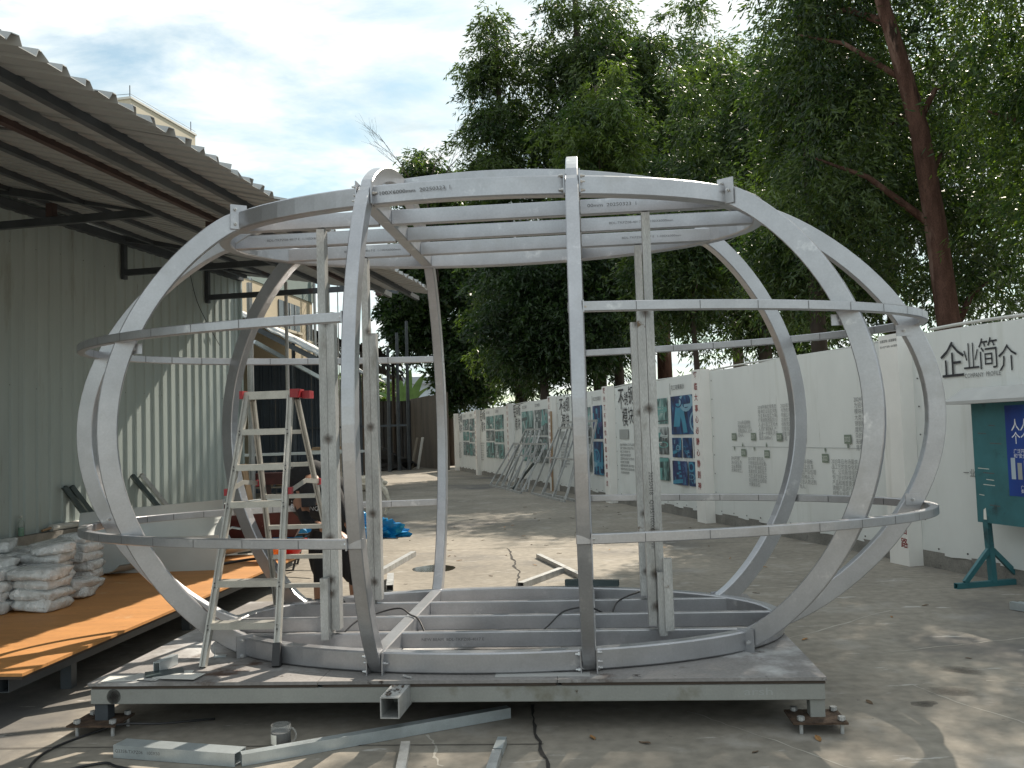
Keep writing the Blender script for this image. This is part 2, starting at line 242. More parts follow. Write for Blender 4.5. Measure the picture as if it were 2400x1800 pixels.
# ------------------------------------------------------------------ mesh helpers
class MB:
    def __init__(s): s.v = []; s.f = []
    def add(s, v, f):
        o = len(s.v); s.v += [tuple(p) for p in v]; s.f += [tuple(i+o for i in q) for q in f]; return s
    def box(s, c, d, rz=0.0, M=None):
        x, y, z = d[0]/2, d[1]/2, d[2]/2; c = Vector(c)
        q = Matrix.Rotation(rz, 3, 'Z') if M is None else M
        v = [c+q@Vector(p) for p in ((-x,-y,-z),(x,-y,-z),(x,y,-z),(-x,y,-z),(-x,-y,z),(x,-y,z),(x,y,z),(-x,y,z))]
        return s.add(v, ((0,3,2,1),(4,5,6,7),(0,1,5,4),(1,2,6,5),(2,3,7,6),(3,0,4,7)))
    def quad(s, a, b, c, d): return s.add((a,b,c,d), ((0,1,2,3),))
    def sweep(s, pts, us, vs_, w, h, ch=0.0, closed=False, caps=True):
        """rectangular tube along pts; u = width direction, v = height direction at each point"""
        n = len(pts); hw, hh = w/2, h/2
        if ch > 0: prof = [(-hw+ch,-hh),(hw-ch,-hh),(hw,-hh+ch),(hw,hh-ch),(hw-ch,hh),(-hw+ch,hh),(-hw,hh-ch),(-hw,-hh+ch)]
        else: prof = [(-hw,-hh),(hw,-hh),(hw,hh),(-hw,hh)]
        k = len(prof); V = []; F = []
        for i in range(n):
            p, u, v = Vector(pts[i]), Vector(us[i]), Vector(vs_[i])
            V += [p+u*a+v*b for a, b in prof]
        m = n if closed else n-1
        for i in range(m):
            j = (i+1) % n
            for q in range(k):
                r = (q+1) % k
                F.append((i*k+q, i*k+r, j*k+r, j*k+q))
        if caps and not closed:
            F.append(tuple(range(k-1, -1, -1))); F.append(tuple((n-1)*k+q for q in range(k)))
        return s.add(V, F)
    def beam(s, p, q, w, h, up=(0,0,1), ch=0.0, caps=True):
        p, q = Vector(p), Vector(q); d = (q-p).normalized(); up = Vector(up)
        if abs(d.dot(up)) > 0.98: up = Vector((0,1,0)) if abs(d.y) < 0.9 else Vector((1,0,0))
        u = d.cross(up).normalized(); v = u.cross(d).normalized()
        return s.sweep([p, q], [u, u], [v, v], w, h, ch, caps=caps)
    def hollow(s, p, q, w, h, t=0.004, up=(0,0,1)):
        """open-ended rectangular tube with a wall thickness"""
        p, q = Vector(p), Vector(q); d = (q-p).normalized(); up = Vector(up)
        if abs(d.dot(up)) > 0.98: up = Vector((0,1,0))
        u = d.cross(up).normalized(); v = u.cross(d).normalized(); V = []
        for e in (p, q):
            for (a, b) in ((w/2, h/2), (w/2-t, h/2-t)):
                V += [e+u*x*a+v*y*b for x, y in ((-1,-1),(1,-1),(1,1),(-1,1))]
        F = []
        for i in range(4):
            j = (i+1) % 4
            F += [(i, j, 8+j, 8+i), (4+j, 4+i, 12+i, 12+j), (j, i, 4+i, 4+j), (8+i, 8+j, 12+j, 12+i)]
        return s.add(V, F)
    def cyl(s, p, q, r0, r1=None, n=10, caps=True):
        p, q = Vector(p), Vector(q); r1 = r0 if r1 is None else r1; d = (q-p).normalized()
        a = d.orthogonal().normalized(); b = d.cross(a); V = []
        for e, r in ((p, r0), (q, r1)):
            V += [e+(a*math.cos(2*PI*i/n)+b*math.sin(2*PI*i/n))*r for i in range(n)]
        F = [(i, (i+1) % n, n+(i+1) % n, n+i) for i in range(n)]
        if caps: F += [tuple(range(n-1, -1, -1)), tuple(range(n, 2*n))]
        return s.add(V, F)
    def tube(s, pts, rad, n=8, caps=True):
        P = [Vector(p) for p in pts]; m = len(P); V = []; a = None
        for i in range(m):
            d = (P[min(i+1, m-1)]-P[max(i-1, 0)]).normalized()
            a = d.orthogonal().normalized() if a is None else (a-d*a.dot(d)).normalized()
            b = d.cross(a); r = rad[i] if hasattr(rad, '__len__') else rad
            V += [P[i]+(a*math.cos(2*PI*k/n)+b*math.sin(2*PI*k/n))*r for k in range(n)]
        F = [(i*n+k, i*n+(k+1) % n, (i+1)*n+(k+1) % n, (i+1)*n+k) for i in range(m-1) for k in range(n)]
        if caps: F += [tuple(range(n-1, -1, -1)), tuple((m-1)*n+k for k in range(n))]
        return s.add(V, F)
    def lathe(s, prof, c=(0,0,0), n=16):
        V = []; c = Vector(c)
        for r, z in prof: V += [c+Vector((r*math.cos(2*PI*i/n), r*math.sin(2*PI*i/n), z)) for i in range(n)]
        F = [(i*n+k, i*n+(k+1) % n, (i+1)*n+(k+1) % n, (i+1)*n+k) for i in range(len(prof)-1) for k in range(n)]
        return s.add(V, F)
    def strip(s, A, B):
        n = len(A); return s.add(list(A)+list(B), [(i, i+1, n+i+1, n+i) for i in range(n-1)])
ORG = {}
def raw(name, me, parent=None):
    o = bpy.data.objects.new(name, me); COL.objects.link(o)
    if parent is not None: o.parent = parent; ORG[o.name] = ORG[parent.name]
    return o
def part(name, mb, m, parent=None, smooth=False, org=None, label=None, kind=None):
    """link one builder as ONE mesh object; its vertices are given in the root's frame before the origin shift"""
    o3 = Vector(org) if org is not None else (ORG[parent.name] if parent is not None else Vector((0,0,0)))
    me = bpy.data.meshes.new(name)
    if parent is None and org is None and mb.v:
        a = np.array(mb.v); o3 = Vector(((a[:,0].min()+a[:,0].max())/2, (a[:,1].min()+a[:,1].max())/2, a[:,2].min()))
    me.from_pydata([(p[0]-o3.x, p[1]-o3.y, p[2]-o3.z) for p in mb.v], [], mb.f)
    me.materials.append(MATS[m]); me.validate(); me.update()
    if smooth:
        for p in me.polygons: p.use_smooth = True
    o = bpy.data.objects.new(name, me); COL.objects.link(o)
    if parent is not None: o.parent = parent; ORG[o.name] = ORG[parent.name]
    else: o.location = o3; ORG[o.name] = o3
    if label: o['label'] = label
    if kind: o['kind'] = kind
    return o
def tag(o, label, cat, group=None, kind=None):
    o['label'] = label; o['category'] = cat
    if group: o['group'] = group
    if kind: o['kind'] = kind
    return o
def thing(name, label, cat, loc=(0,0,0), group=None, rz=0.0, local=None):
    """an Empty at the thing's base; local = the point of the builders' frame that sits at the Empty"""
    o = bpy.data.objects.new(name, None); COL.objects.link(o); o.empty_display_size = 0.2
    o.location = loc; o.rotation_euler = (0, 0, rz); ORG[o.name] = Vector(loc if local is None else local)
    return tag(o, label, cat, group)
def copy_tree(o, parent=None):
    c = o.copy(); COL.objects.link(c); c.parent = parent; ORG[c.name] = ORG[o.name]
    for ch in list(o.children): copy_tree(ch, c)
    return c
def inst(name, src, loc, parent, rot=None):
    """another piece sharing src's mesh, placed at loc of the parent's frame"""
    o = bpy.data.objects.new(name, src.data); COL.objects.link(o); o.parent = parent; ORG[o.name] = ORG[parent.name]
    o.location = loc
    if rot is not None: o.rotation_euler = rot
    return o
def text(name, s, size, m, parent, o, xd, up, sx=1.0, align='LEFT', spacing=1.0, line=1.0, bold=0.0):
    """flat print: glyph outlines turned into a mesh lying at o, running along xd"""
    cu = bpy.data.curves.new('lettering', 'FONT'); cu.body = s; cu.size = size; cu.resolution_u = 2; cu.align_x = align
    cu.space_character = spacing; cu.space_line = line; cu.offset = bold
    ob = bpy.data.objects.new('lettering', cu); COL.objects.link(ob)
    me = bpy.data.meshes.new_from_object(ob); bpy.data.objects.remove(ob); bpy.data.curves.remove(cu)
    n = len(me.vertices); a = np.empty(n*3, np.float32); me.vertices.foreach_get('co', a); a = a.reshape(-1, 3)
    xd, up, o = np.array(xd, float), np.array(up, float), np.array(o, float); g = np.array(ORG[parent.name])
    b = o-g+a[:, :1]*sx*xd+a[:, 1:2]*up
    me.vertices.foreach_set('co', b.astype(np.float32).ravel()); me.materials.clear(); me.materials.append(MATS[m]); me.update()
    return raw(name, me, parent)

# ------------------------------------------------------------------ ground
def grid_sheet(x0, x1, y0, y1, nx, ny, z):
    mb = MB(); xs = np.linspace(x0, x1, nx+1); ys = np.linspace(y0, y1, ny+1)
    V = [(x, y, z) for y in ys for x in xs]
    return mb.add(V, [(j*(nx+1)+i, j*(nx+1)+i+1, (j+1)*(nx+1)+i+1, (j+1)*(nx+1)+i) for j in range(ny) for i in range(nx)])
g = part('ground', grid_sheet(-700, 700, -300, 1400, 4, 4, 0), 'concrete', org=(0, 0, 0)); g['kind'] = 'structure'
def flat_path(name, pts, w, m, z=0.004, jit=0.0):
    A, B = [], []
    for i, p in enumerate(pts):
        p = Vector((p[0], p[1], 0)); a = Vector((*pts[max(i-1, 0)], 0)); b = Vector((*pts[min(i+1, len(pts)-1)], 0)); d = (b-a).normalized(); nn = Vector((-d.y, d.x, 0))
        ww = w*(1+random.uniform(-jit, jit)); A.append(p-nn*ww/2+Vector((0,0,z))); B.append(p+nn*ww/2+Vector((0,0,z)))
    o = part(name, MB().strip(A, B), m); o['kind'] = 'structure'; return o
def wig(a, b, n, amp):
    a, b = Vector(a), Vector(b); d = (b-a); nn = Vector((-d.y, d.x)).normalized(); w = 0; out = []
    for i in range(n+1):
        w = w*0.7+random.uniform(-amp, amp); out.append(tuple(a+d*i/n+nn*(w if 0 < i < n else 0)))
    return out
flat_path('expansion_joint', [(-7, 4.98), (-2.3, 4.72), (0.1, 4.55)], 0.007, 'joint')
flat_path('crack', wig((0.06, 5.2), (0.14, 3.6), 26, 0.012), 0.017, 'crack', jit=0.6)
flat_path('crack', wig((-0.14, 12.2), (0.04, 9.0), 26, 0.03), 0.02, 'crack', jit=0.6)
flat_path('expansion_joint', [(-3, 12.4), (6, 11.9)], 0.01, 'joint')
flat_path('crack', wig((2.2, 9.7), (5, 8.7), 22, 0.03), 0.012, 'chalk', z=0.0012, jit=0.5)
for a, b, w in (((1.9, 6.55), (3.05, 7.45), 0.014), ((2.4, 6.1), (3.6, 6.4), 0.010), ((2.0, 7.3), (2.9, 7.7), 0.009), ((1.6, 8.6), (3.1, 8.7), 0.016), ((2.0, 9.2), (3.3, 9.5), 0.014), ((0.9, 5.0), (1.5, 4.1), 0.008), ((-0.5, 4.75), (-0.38, 4.3), 0.012), ((2.3, 5.35), (2.55, 4.6), 0.01), ((2.75, 5.4), (3.6, 5.1), 0.012)):
    flat_path('scratch', wig(a, b, 18, 0.012), w, 'chalk', z=0.0012, jit=0.6)
def blob(name, cx, cy, rx, ry, m, z=0.0012, n=26, jit=0.25, rz=0.0):
    c, s = math.cos(rz), math.sin(rz); ph = [random.uniform(0, 6.28) for _ in range(4)]
    V = []
    for i in range(n):
        t = 2*PI*i/n; k = 1+jit*(math.sin(2*t+ph[0])*0.5+math.sin(3*t+ph[1])*0.4+math.sin(5*t+ph[2])*0.3)
        x, y = rx*k*math.cos(t), ry*k*math.sin(t); V.append((cx+c*x-s*y, cy+s*x+c*y, z))
    o = part(name, MB().add(V, [tuple(range(n))]), m); o['kind'] = 'structure'; return o
blob('puddle', -0.98, 10.6, 0.24, 0.30, 'wet', jit=0.12)
for (x, y, a, b, r) in ((2.75, 5.62, 0.30, 0.10, -0.6), (2.45, 5.2, 0.16, 0.10, -0.2), (3.0, 5.2, 0.14, 0.07, -0.4), (2.2, 5.0, 0.08, 0.05, 0)):
    blob('oil_stain', x, y, a, b, 'oil_smudge', jit=0.3, rz=r)

# ------------------------------------------------------------------ capsule frame on its work platform
OX, OY, YAW = -0.128, 5.89, -0.0852
DECK = 0.27
AR, BR = 1.795, 1.04
def wpt(x, y, z):
    c, s = math.cos(YAW), math.sin(YAW); return Vector((OX+c*x-s*y, OY+s*x+c*y, z))
frame = thing('capsule_frame', 'silver painted pumpkin shaped steel frame of curved ribs standing on the work platform', 'steel frame', wpt(0, 0, DECK), rz=YAW, local=(0, 0, DECK))
def ell(t, a, b): return Vector((a*math.cos(t), b*math.sin(t), 0))
def elln(t, a, b): return Vector((math.cos(t)/a, math.sin(t)/b, 0)).normalized()
def ring(name, z, h, w):
    n = 72; P = []; U = []; W = []
    for i in range(n):
        t = 2*PI*i/n; nn = elln(t, AR, BR); P.append(ell(t, AR, BR)-nn*w/2+Vector((0,0,z))); U.append(nn); W.append(Vector((0,0,1)))
    return part(name, MB().sweep(P, U, W, w, h, 0.008, closed=True), 'silver_paint', frame)
ZF, ZR = 0.330, 2.905          # centre heights of the floor and roof rings (0.11 high tubes)
floor_ring = ring('floor_ring', ZF, 0.11, 0.075)
roof_ring = ring('roof_ring', ZR, 0.11, 0.075)
XC, JS = 0.578, 0.477
for z, cb_h, jh in ((ZF, 0.10, 0.092), (ZR, 0.10, 0.092)):
    for x in (-XC, XC):
        yb = BR*math.sqrt(1-(x/AR)**2)-0.072
        part('cross_beam', MB().beam((x, -yb, z+0.004), (x, yb, z+0.004), 0.08, cb_h, ch=0.006), 'silver_paint', frame)
    for y in (-JS, 0.0, JS):
        xe = AR*math.sqrt(1-(y/BR)**2)-0.078
        for a, b in ((-xe, -XC-0.041), (-XC+0.041, XC-0.041), (XC+0.041, xe)):
            part('joist', MB().beam((a, y, z+(0.003 if z < 1 else -0.006)), (b, y, z+(0.003 if z < 1 else -0.006)), 0.05, jh, ch=0.005), 'silver_paint', frame)
def prof(z):
    u = (z-1.625)/1.335; return max(0.0, 1-u*u)**0.8
def rib_pts(p0, p1, z0=0.285, z1=2.955, n=40):
    out = []
    for i in range(n+1):
        s = 0.5-0.5*math.cos(PI*i/n); s = 0.35*i/n+0.65*s
        z = z0+(z1-z0)*s; t = prof(z); out.append(Vector((p0[0]+(p1[0]-p0[0])*t, p0[1]+(p1[1]-p0[1])*t, z)))
    return out
def rib(p0, p1, w=0.066, h=0.11, z0=0.285, z1=2.955):
    """curved rib: outer face follows the bulge, radial depth h, width w across"""
    P = rib_pts(p0, p1, z0, z1); d = Vector((p1[0]-p0[0], p1[1]-p0[1], 0)).normalized(); tang = Vector((-d.y, d.x, 0)); C = []; U = []; W = []
    for i in range(len(P)):
        T = (P[min(i+1, len(P)-1)]-P[max(i-1, 0)]).normalized(); nn = T.cross(tang).normalized()
        if nn.dot(d) < -0.2 or (abs(nn.dot(d)) <= 0.2 and nn.z*(1 if P[i].z > 1.6 else -1) < 0): nn = -nn
        C.append(P[i]-nn*h/2); U.append(nn.cross(T).normalized()); W.append(nn)
    return part('rib', MB().sweep(C, U, W, w, h, 0.005), 'silver_paint', frame)
CORN = ((-1.5, -0.57), (1.5, -0.57), (-1.5, 0.57), (1.5, 0.57))
for (x, y) in CORN: rib((x, y), (x*2.205/1.5, y*0.91/0.57))
for s in (-1, 1): rib((s*AR, 0), (s*2.855, 0))
yc = BR*math.sqrt(1-(XC/AR)**2)
for x in (-XC, XC):
    for s in (-1, 1): rib((x, s*(yc+0.005)), (x, s*1.46), w=0.072, h=0.10)
# hoops over the roof, one above each cross beam, and the long ridge arch
def arch(name, axis, half, base, rise, off, w, h, p, side=1):
    n = 36; C = []; U = []; W = []
    P = []
    for i in range(n+1):
        a = -half+2*half*i/n; z = base+rise*max(0, 1-(a/half)**2)**p
        P.append(Vector((off, a, z)) if axis == 'y' else Vector((a, off, z)))
    for i in range(n+1):
        T = (P[min(i+1, n)]-P[max(i-1, 0)]).normalized(); side_v = Vector((1, 0, 0)) if axis == 'y' else Vector((0, -1, 0))
        W.append(side_v.cross(T).normalized()*(1 if side_v.cross(T).z > 0 else -1)); U.append(side_v); C.append(P[i]-W[-1]*h/2)
    return part(name, MB().sweep(C, U, W, w, h, 0.005), 'silver_paint', frame)
for x in (-XC, XC): arch('roof_hoop', 'y', yc, 2.955, 0.32, x, 0.068, 0.09, 0.75)
arch('ridge_arch', 'x', AR-0.02, 2.96, 0.34, 0.0, 0.065, 0.09, 0.8)
# horizontal rails, left and right halves at two heights, open in the doorways
def rail(z, sgn, a=2.74, b=1.415, gap=XC-0.035, h=0.05, w=0.05):
    P = []; U = []; W = []; n = 64
    t0 = math.acos(gap/a)
    for i in range(n+1):
        t = -t0+2*t0*i/n
        e = Vector((a*math.cos(t), b*math.sin(t), z)); nn = elln(t, a, b)
        e.x *= sgn; nn = Vector((nn.x*sgn, nn.y, 0)); P.append(e-nn*w/2); U.append(nn); W.append(Vector((0,0,1)))
    r = part('rail', MB().sweep(P, U, W, w, h, 0.004), 'silver_paint', frame)
    mb = MB()                                     # saw cuts that let the tube bend
    for i in range(3, n-2, 3):
        p, u = P[i], U[i]; tdir = Vector((-u.y, u.x, 0))
        c = p+u*(w/2+0.0012); mb.quad(c-tdir*0.0016+Vector((0,0,-h*0.42)), c+tdir*0.0016+Vector((0,0,-h*0.42)), c+tdir*0.0016+Vector((0,0,h*0.42)), c-tdir*0.0016+Vector((0,0,h*0.42)))
        c = p-u*(w/2+0.0012); mb.quad(c-tdir*0.0025+Vector((0,0,-h*0.42)), c+tdir*0.0025+Vector((0,0,-h*0.42)), c+tdir*0.0025+Vector((0,0,h*0.42)), c-tdir*0.0025+Vector((0,0,h*0.42)))
    part('saw_cut', mb, 'ink', r, kind='stuff')
for z in (1.015, 2.175):
    for s in (-1, 1): rail(z, s)
# bolted plates where the ribs meet the rings
bolt_me = MB().cyl((0,0,0), (0,0,0.012), 0.011, n=6).cyl((0,0,0.012), (0,0,0.026), 0.006, n=6)
bolt_src = None
def plate(c, nrm, up, w, h, bolts):
    global bolt_src
    c, nrm, up = Vector(c), Vector(nrm).normalized(), Vector(up).normalized(); u = up.cross(nrm).normalized()
    Mx = Matrix((u, up, nrm)).transposed()
    pl = part('joint_plate', MB().box(c, (w, h, 0.007), M=Mx), 'silver_paint', frame)
    q = Mx.to_4x4()
    for (a, b) in bolts:
        p = c+u*a+up*b+nrm*0.003-Vector((0,0,DECK))
        if bolt_src is None:
            bolt_src = part('bolt', bolt_me, 'bolt_metal', pl, org=(0,0,0)); bo = bolt_src
        else: bo = raw('bolt', bolt_src.data, pl)
        q.translation = p; bo.matrix_local = q
for x, y in CORN[:2]+CORN[2:]:
    s = 1 if x > 0 else -1; f = 1 if y > 0 else -1
    d = Vector((x, y*1.9, 0)).normalized(); tg = Vector((-d.y, d.x, 0))*(1 if f*s < 0 else -1); tg = tg if tg.y*f > 0 else -tg
    for z in (ZF-0.005, ZR+0.02):
        c = Vector((x, y, z))+d*(-0.01)+tg*0.042
        plate(c, tg, (0,0,1), 0.10, 0.15, ((-0.02, 0.045), (0.02, 0.0), (-0.02, -0.045)))
for x in (-XC, XC):
    for s in (-1, 1):
        for z in (ZF-0.005, ZR+0.01):
            plate((x+s*0.043, -yc-0.005, z), (s, 0, 0), (0,0,1), 0.09, 0.13, ((0.015, 0.04), (-0.015, 0.0), (0.015, -0.04)))
        if s == 1:
            for z in (1.015, 2.175): plate((x+0.04*(1 if x > 0 else -1), -1.37, z), ((1 if x > 0 else -1), 0, 0), (0,0,1), 0.05, 0.06, ((0.0, 0.0),))
for s in (-1, 1):
    for z in (1.06, 2.12):
        plate((s*2.62, -0.036, z), (0, -1, 0), (0,0,1), 0.09, 0.07, ((0.0, 0.0),))
for x, y in CORN[:2]:
    for z in (2.115,):
        plate((x*1.345, y*1.45, z), (0.12*(-1 if x < 0 else 1), -1, 0), (0,0,1), 0.10, 0.06, ((0.0, 0.0),))
# galvanised door posts: a tall stud, a second stud beside it and short welded pieces
def post(x, y, s, zlow=0.376, short=True):
    b = 0.048; d = 0.075
    tall = part('post', MB().hollow((x, y, zlow), (x, y, 2.845), b, d, up=(0,1,0)), 'galvanised', frame)
    x2 = x+s*(b+0.003)
    sec = part('post', MB().hollow((x2, y-0.004, zlow+0.03), (x2, y-0.004, 2.30), b, d, up=(0,1,0)), 'galvanised', frame)
    if short: part('post_stub', MB().hollow((x-s*0.004, y-0.066, zlow-0.02), (x-s*0.004, y-0.066, 0.72), b, 0.05, up=(0,1,0)), 'galvanised', frame)
    for z in (0.55, 0.98, 1.60, 2.24, 0.70)[:5 if short else 4]:
        mb = MB(); c = Vector((x+s*0.025, y-0.041, z+random.uniform(-0.08, 0.08)))
        for k in range(6):
            a = c+Vector((random.gauss(0, 0.007), random.uniform(-0.002, 0.002), random.gauss(0, 0.022))); r = random.uniform(0.003, 0.0065)
            mb.lathe([(0.0, -r*1.6), (r*0.8, -r*0.8), (r, 0), (r*0.8, r*0.8), (0.0, r*1.6)], a, 7)
        sc_ = MB().add([(0.045*math.cos(t), 0, 0.075*math.sin(t)) for t in np.linspace(0, 2*PI, 15)[:-1]], [tuple(range(14))])
        o = part('scorch_mark', sc_, 'rust_smudge', tall, org=(0, 0, 0)); o.location = (c.x, y-0.0437, c.z-DECK)
    return tall
p1 = post(-0.985, -JS, 1); p2 = post(-0.955, JS, 1, short=False); p3 = post(1.005, -JS, -1); p4 = post(1.01, JS, -1, short=False)
part('post_stub', MB().hollow((1.045, -JS-0.09, 0.39), (1.045, -JS-0.09, 0.80), 0.05, 0.05, up=(0,1,0)), 'galvanised', frame)
text('stencil', '20250418   Q195/100X6000mm', 0.034, 'ink', p3, (0.962, -JS-0.0435, 1.30), (0, 0, -1), (1, 0, 0))
text('stencil', '100X6000mm  20250323  I', 0.030, 'ink', roof_ring, (-0.50, -yc-0.020, ZR-0.005), (1, -0.13, 0), (0, 0, 1), sx=1.25)
text('stencil', '00mm  20250323  I', 0.030, 'ink', frame, (0.66, -JS-0.0265, ZR-0.01), (1, 0, 0), (0, 0, 1), sx=1.25)
for (y, x0) in ((0.0, -1.5), (0.0, 0.8), (JS, 0.9), (JS, -1.1)):
    text('stencil', 'BDL-TKPZ08-4017 E  1-100X6000mm', 0.022, 'print_grey', frame, (x0, y-0.0265, ZR-0.01), (1, 0, 0), (0, 0, 1), sx=1.2)
text('stencil', 'NEW BEAM  BDL-TKPZ08-4017 E', 0.024, 'print_grey', frame, (-0.42, -JS-0.0265, ZF), (1, 0, 0), (0, 0, 1), sx=1.1)
# loose welding cables draped over the floor frame
def cable(pts, r, label, group=None):
    P = [Vector(p) for p in pts]; out = []
    for i in range(len(P)-1):
        a, b, c, d = P[max(i-1, 0)], P[i], P[i+1], P[min(i+2, len(P)-1)]
        for k in range(6):
            t = k/6; out.append(0.5*((2*b)+(c-a)*t+(2*a-5*b+4*c-d)*t*t+(3*b-a-3*c+d)*t**3))
    out.append(P[-1])
    return tag(part('cable', MB().tube(out, r, 6), 'cable', smooth=True), label, 'cable', group)
zt = 0.395
cable([wpt(-1.0, -0.25, 0.29), wpt(-0.92, -0.1, 0.37), wpt(-0.8, 0.05, zt), wpt(-0.66, 0.02, zt+0.03), wpt(-0.58, -0.04, zt), wpt(-0.5, -0.16, 0.385), wpt(-0.42, -0.3, 0.29)], 0.006, 'black cable looped over the left cross beam of the floor frame')
cable([wpt(0.22, -0.34, 0.285), wpt(0.32, -0.18, 0.34), wpt(0.42, 0.0, zt), wpt(0.58, 0.05, zt+0.012), wpt(0.7, 0.1, 0.34), wpt(0.75, 0.2, 0.29)], 0.006, 'black cable crossing the right cross beam of the floor frame')
cable([wpt(0.72, 0.22, 0.285), wpt(0.76, 0.4, 0.36), wpt(0.85, 0.5, zt), wpt(1.0, 0.62, 0.42)], 0.006, 'thin black cable beside the rear right door posts')

# ------------------------------------------------------------------ work platform
plat = thing('work_platform', 'low steel work platform with a paint stained plywood deck carrying the capsule frame', 'platform', wpt(0, 0, 0), rz=YAW, local=(0, 0, 0))
XL, XR, YF, YB = -2.125, 1.765, -1.125, 1.20
def box_part(name, x0, x1, y0, y1, z0, z1, m, par):
    return part(name, MB().box(((x0+x1)/2, (y0+y1)/2, (z0+z1)/2), (x1-x0, y1-y0, z1-z0)), m, par)
for (a, b) in ((XL-0.012, -0.86), (-0.857, 0.41), (0.413, XR+0.008)):
    box_part('plywood_sheet', a, b, YF-0.012, YB, DECK-0.017, DECK, 'deck_ply', plat)
    box_part('plywood_sheet', a+0.02, b-0.004, YF-0.002, YB, DECK-0.034, DECK-0.0175, 'ply_edge', plat)
zb = DECK-0.035; hb = 0.082
part('edge_beam', MB().beam((XL, YF+0.03, zb-hb/2), (XR, YF+0.03, zb-hb/2), 0.06, hb, ch=0.004), 'platform_beam', plat)
part('edge_beam', MB().beam((XL, YB-0.03, zb-hb/2), (XR, YB-0.03, zb-hb/2), 0.06, hb, ch=0.004), 'platform_beam', plat)
for x in (XL+0.03, XR-0.03): part('side_beam', MB().beam((x, YF+0.061, zb-hb/2), (x, YB-0.061, zb-hb/2), 0.06, hb-0.004, ch=0.004), 'platform_beam', plat)
for x in (-1.1, -0.1, 0.9): part('cross_member', MB().beam((x, YF+0.061, zb-hb/2-0.004), (x, YB-0.061, zb-hb/2-0.004), 0.05, hb-0.012), 'dark_steel', plat)
text('pencil_mark', 'arsh', 0.055, 'print_pale', plat, (1.36, YF-0.0015, zb-0.055), (1, 0, 0), (0, 0, 1), sx=1.6)
tt = part('tow_tube', MB().hollow((-0.395, YF+0.5, zb-0.042), (-0.42, YF-0.245, zb-0.036), 0.098, 0.105, 0.006), 'galvanised', plat)
V = [(-0.42+random.uniform(-0.035, 0.035), YF-random.uniform(0.02, 0.22), zb+0.0185) for _ in range(60)]
mb = MB()
for v in V:
    r = random.uniform(0.002, 0.007); mb.add([(v[0]-r, v[1]-r, v[2]), (v[0]+r, v[1]-r*0.6, v[2]), (v[0]+r*0.7, v[1]+r, v[2]), (v[0]-r, v[1]+r*0.7, v[2])], [(0, 1, 2, 3)])
part('rust_flakes', mb, 'rust', tt, kind='stuff')
bm6 = MB().cyl((0,0,-0.055), (0,0,0.03), 0.010, n=8).cyl((0,0,0.012), (0,0,0.03), 0.019, n=6)
psrc = None
for k, (x, y) in enumerate(((XL+0.045, YF+0.06), (XR-0.035, YF+0.06), (XL+0.045, YB-0.06), (XR-0.035, YB-0.06))):
    lg = part('leg', MB().beam((x, y, 0.062), (x, y, zb-hb), 0.075, 0.075, ch=0.003), 'platform_beam' if k % 2 else 'dark_steel', plat)
    bp = part('base_plate', MB().box((x-0.01, y-0.02, 0.057), (0.27, 0.22, 0.010)), 'rust', lg)
    for dx, dy in ((-0.10, -0.09), (0.10, -0.09), (-0.10, 0.07), (0.10, 0.07)):
        if psrc is None: psrc = part('levelling_bolt', bm6, 'galvanised', lg, org=(0,0,0)); bo = psrc
        else: bo = raw('levelling_bolt', psrc.data, lg)
        bo.location = (x+dx, y+dy-0.01, 0.055)
part('weld_burn', MB().lathe([(0.0, 0.001), (0.04, 0.001), (0.039, 0.001)], (0, 0, 0), 18).lathe([(0.0, 0.0008), (0.040, 0.0008)], (0, 0, 0), 24), 'smudge', plat).matrix_local = Matrix.Translation((XL+0.13, YF-0.0005, zb-0.04)) @ Matrix.Rotation(PI/2, 4, 'X')
# bits lying on the deck
def loose(name, mb, m, label, cat, group=None, smooth=False):
    return tag(part(name, mb, m, smooth=smooth), label, cat, group)
for k, (x, y, rz, m) in enumerate(((-1.98, -1.05, 0.1, 'cardboard_white'), (-1.85, -1.04, -0.2, 'grey_sheet'), (-1.72, -1.0, 0.25, 'cardboard_white'), (-1.64, -1.05, -0.1, 'cardboard_white'), (-1.78, -0.98, 0.5, 'dark_profile'))):
    p = wpt(x, y, DECK+0.003+0.003*k); o = loose('sheet_offcut', MB().box(p, (0.20, 0.12, 0.0022), YAW+rz), m, ['white offcut plate at the front left corner of the deck', 'grey offcut plate second from the deck corner', 'white offcut plate in the middle of the offcut pile', 'white offcut plate at the right end of the offcut pile', 'dark offcut plate lying on top of the offcut pile'][k], 'offcut', 'metal offcuts on the deck corner')
a = wpt(-1.83, -0.75, DECK+0.030); b = wpt(-1.85, -0.93, DECK+0.030)
loose('tube_offcut', MB().hollow(a, b, 0.042, 0.056), 'galv_clean', 'short grey tube offcut standing on the deck left of the ladder', 'tube')
p = wpt(-1.63, -0.58, DECK+0.004); mb = MB().box(p, (0.07, 0.05, 0.005), YAW+0.3); mb.box(p+Vector((-0.03, 0.0, 0.02)), (0.004, 0.05, 0.04), YAW+0.3)
loose('angle_bracket', mb, 'galv_clean', 'small angle bracket on the deck behind the tube offcut', 'bracket')
p = wpt(-0.40, -1.08, DECK+0.007); q = wpt(-0.36, -1.11, DECK+0.007)
loose('bolt', MB().cyl(p, q, 0.006, n=8).cyl(p, p+(p-q)*0.25, 0.010, n=6), 'bolt_metal', 'single loose bolt on the front edge of the deck', 'bolt')
loose('paper_strip', MB().box(wpt(0.33, -1.045, DECK+0.0015), (0.50, 0.075, 0.002), YAW), 'grey_sheet', 'pale paper strip on the deck in front of the right door rib', 'paper')
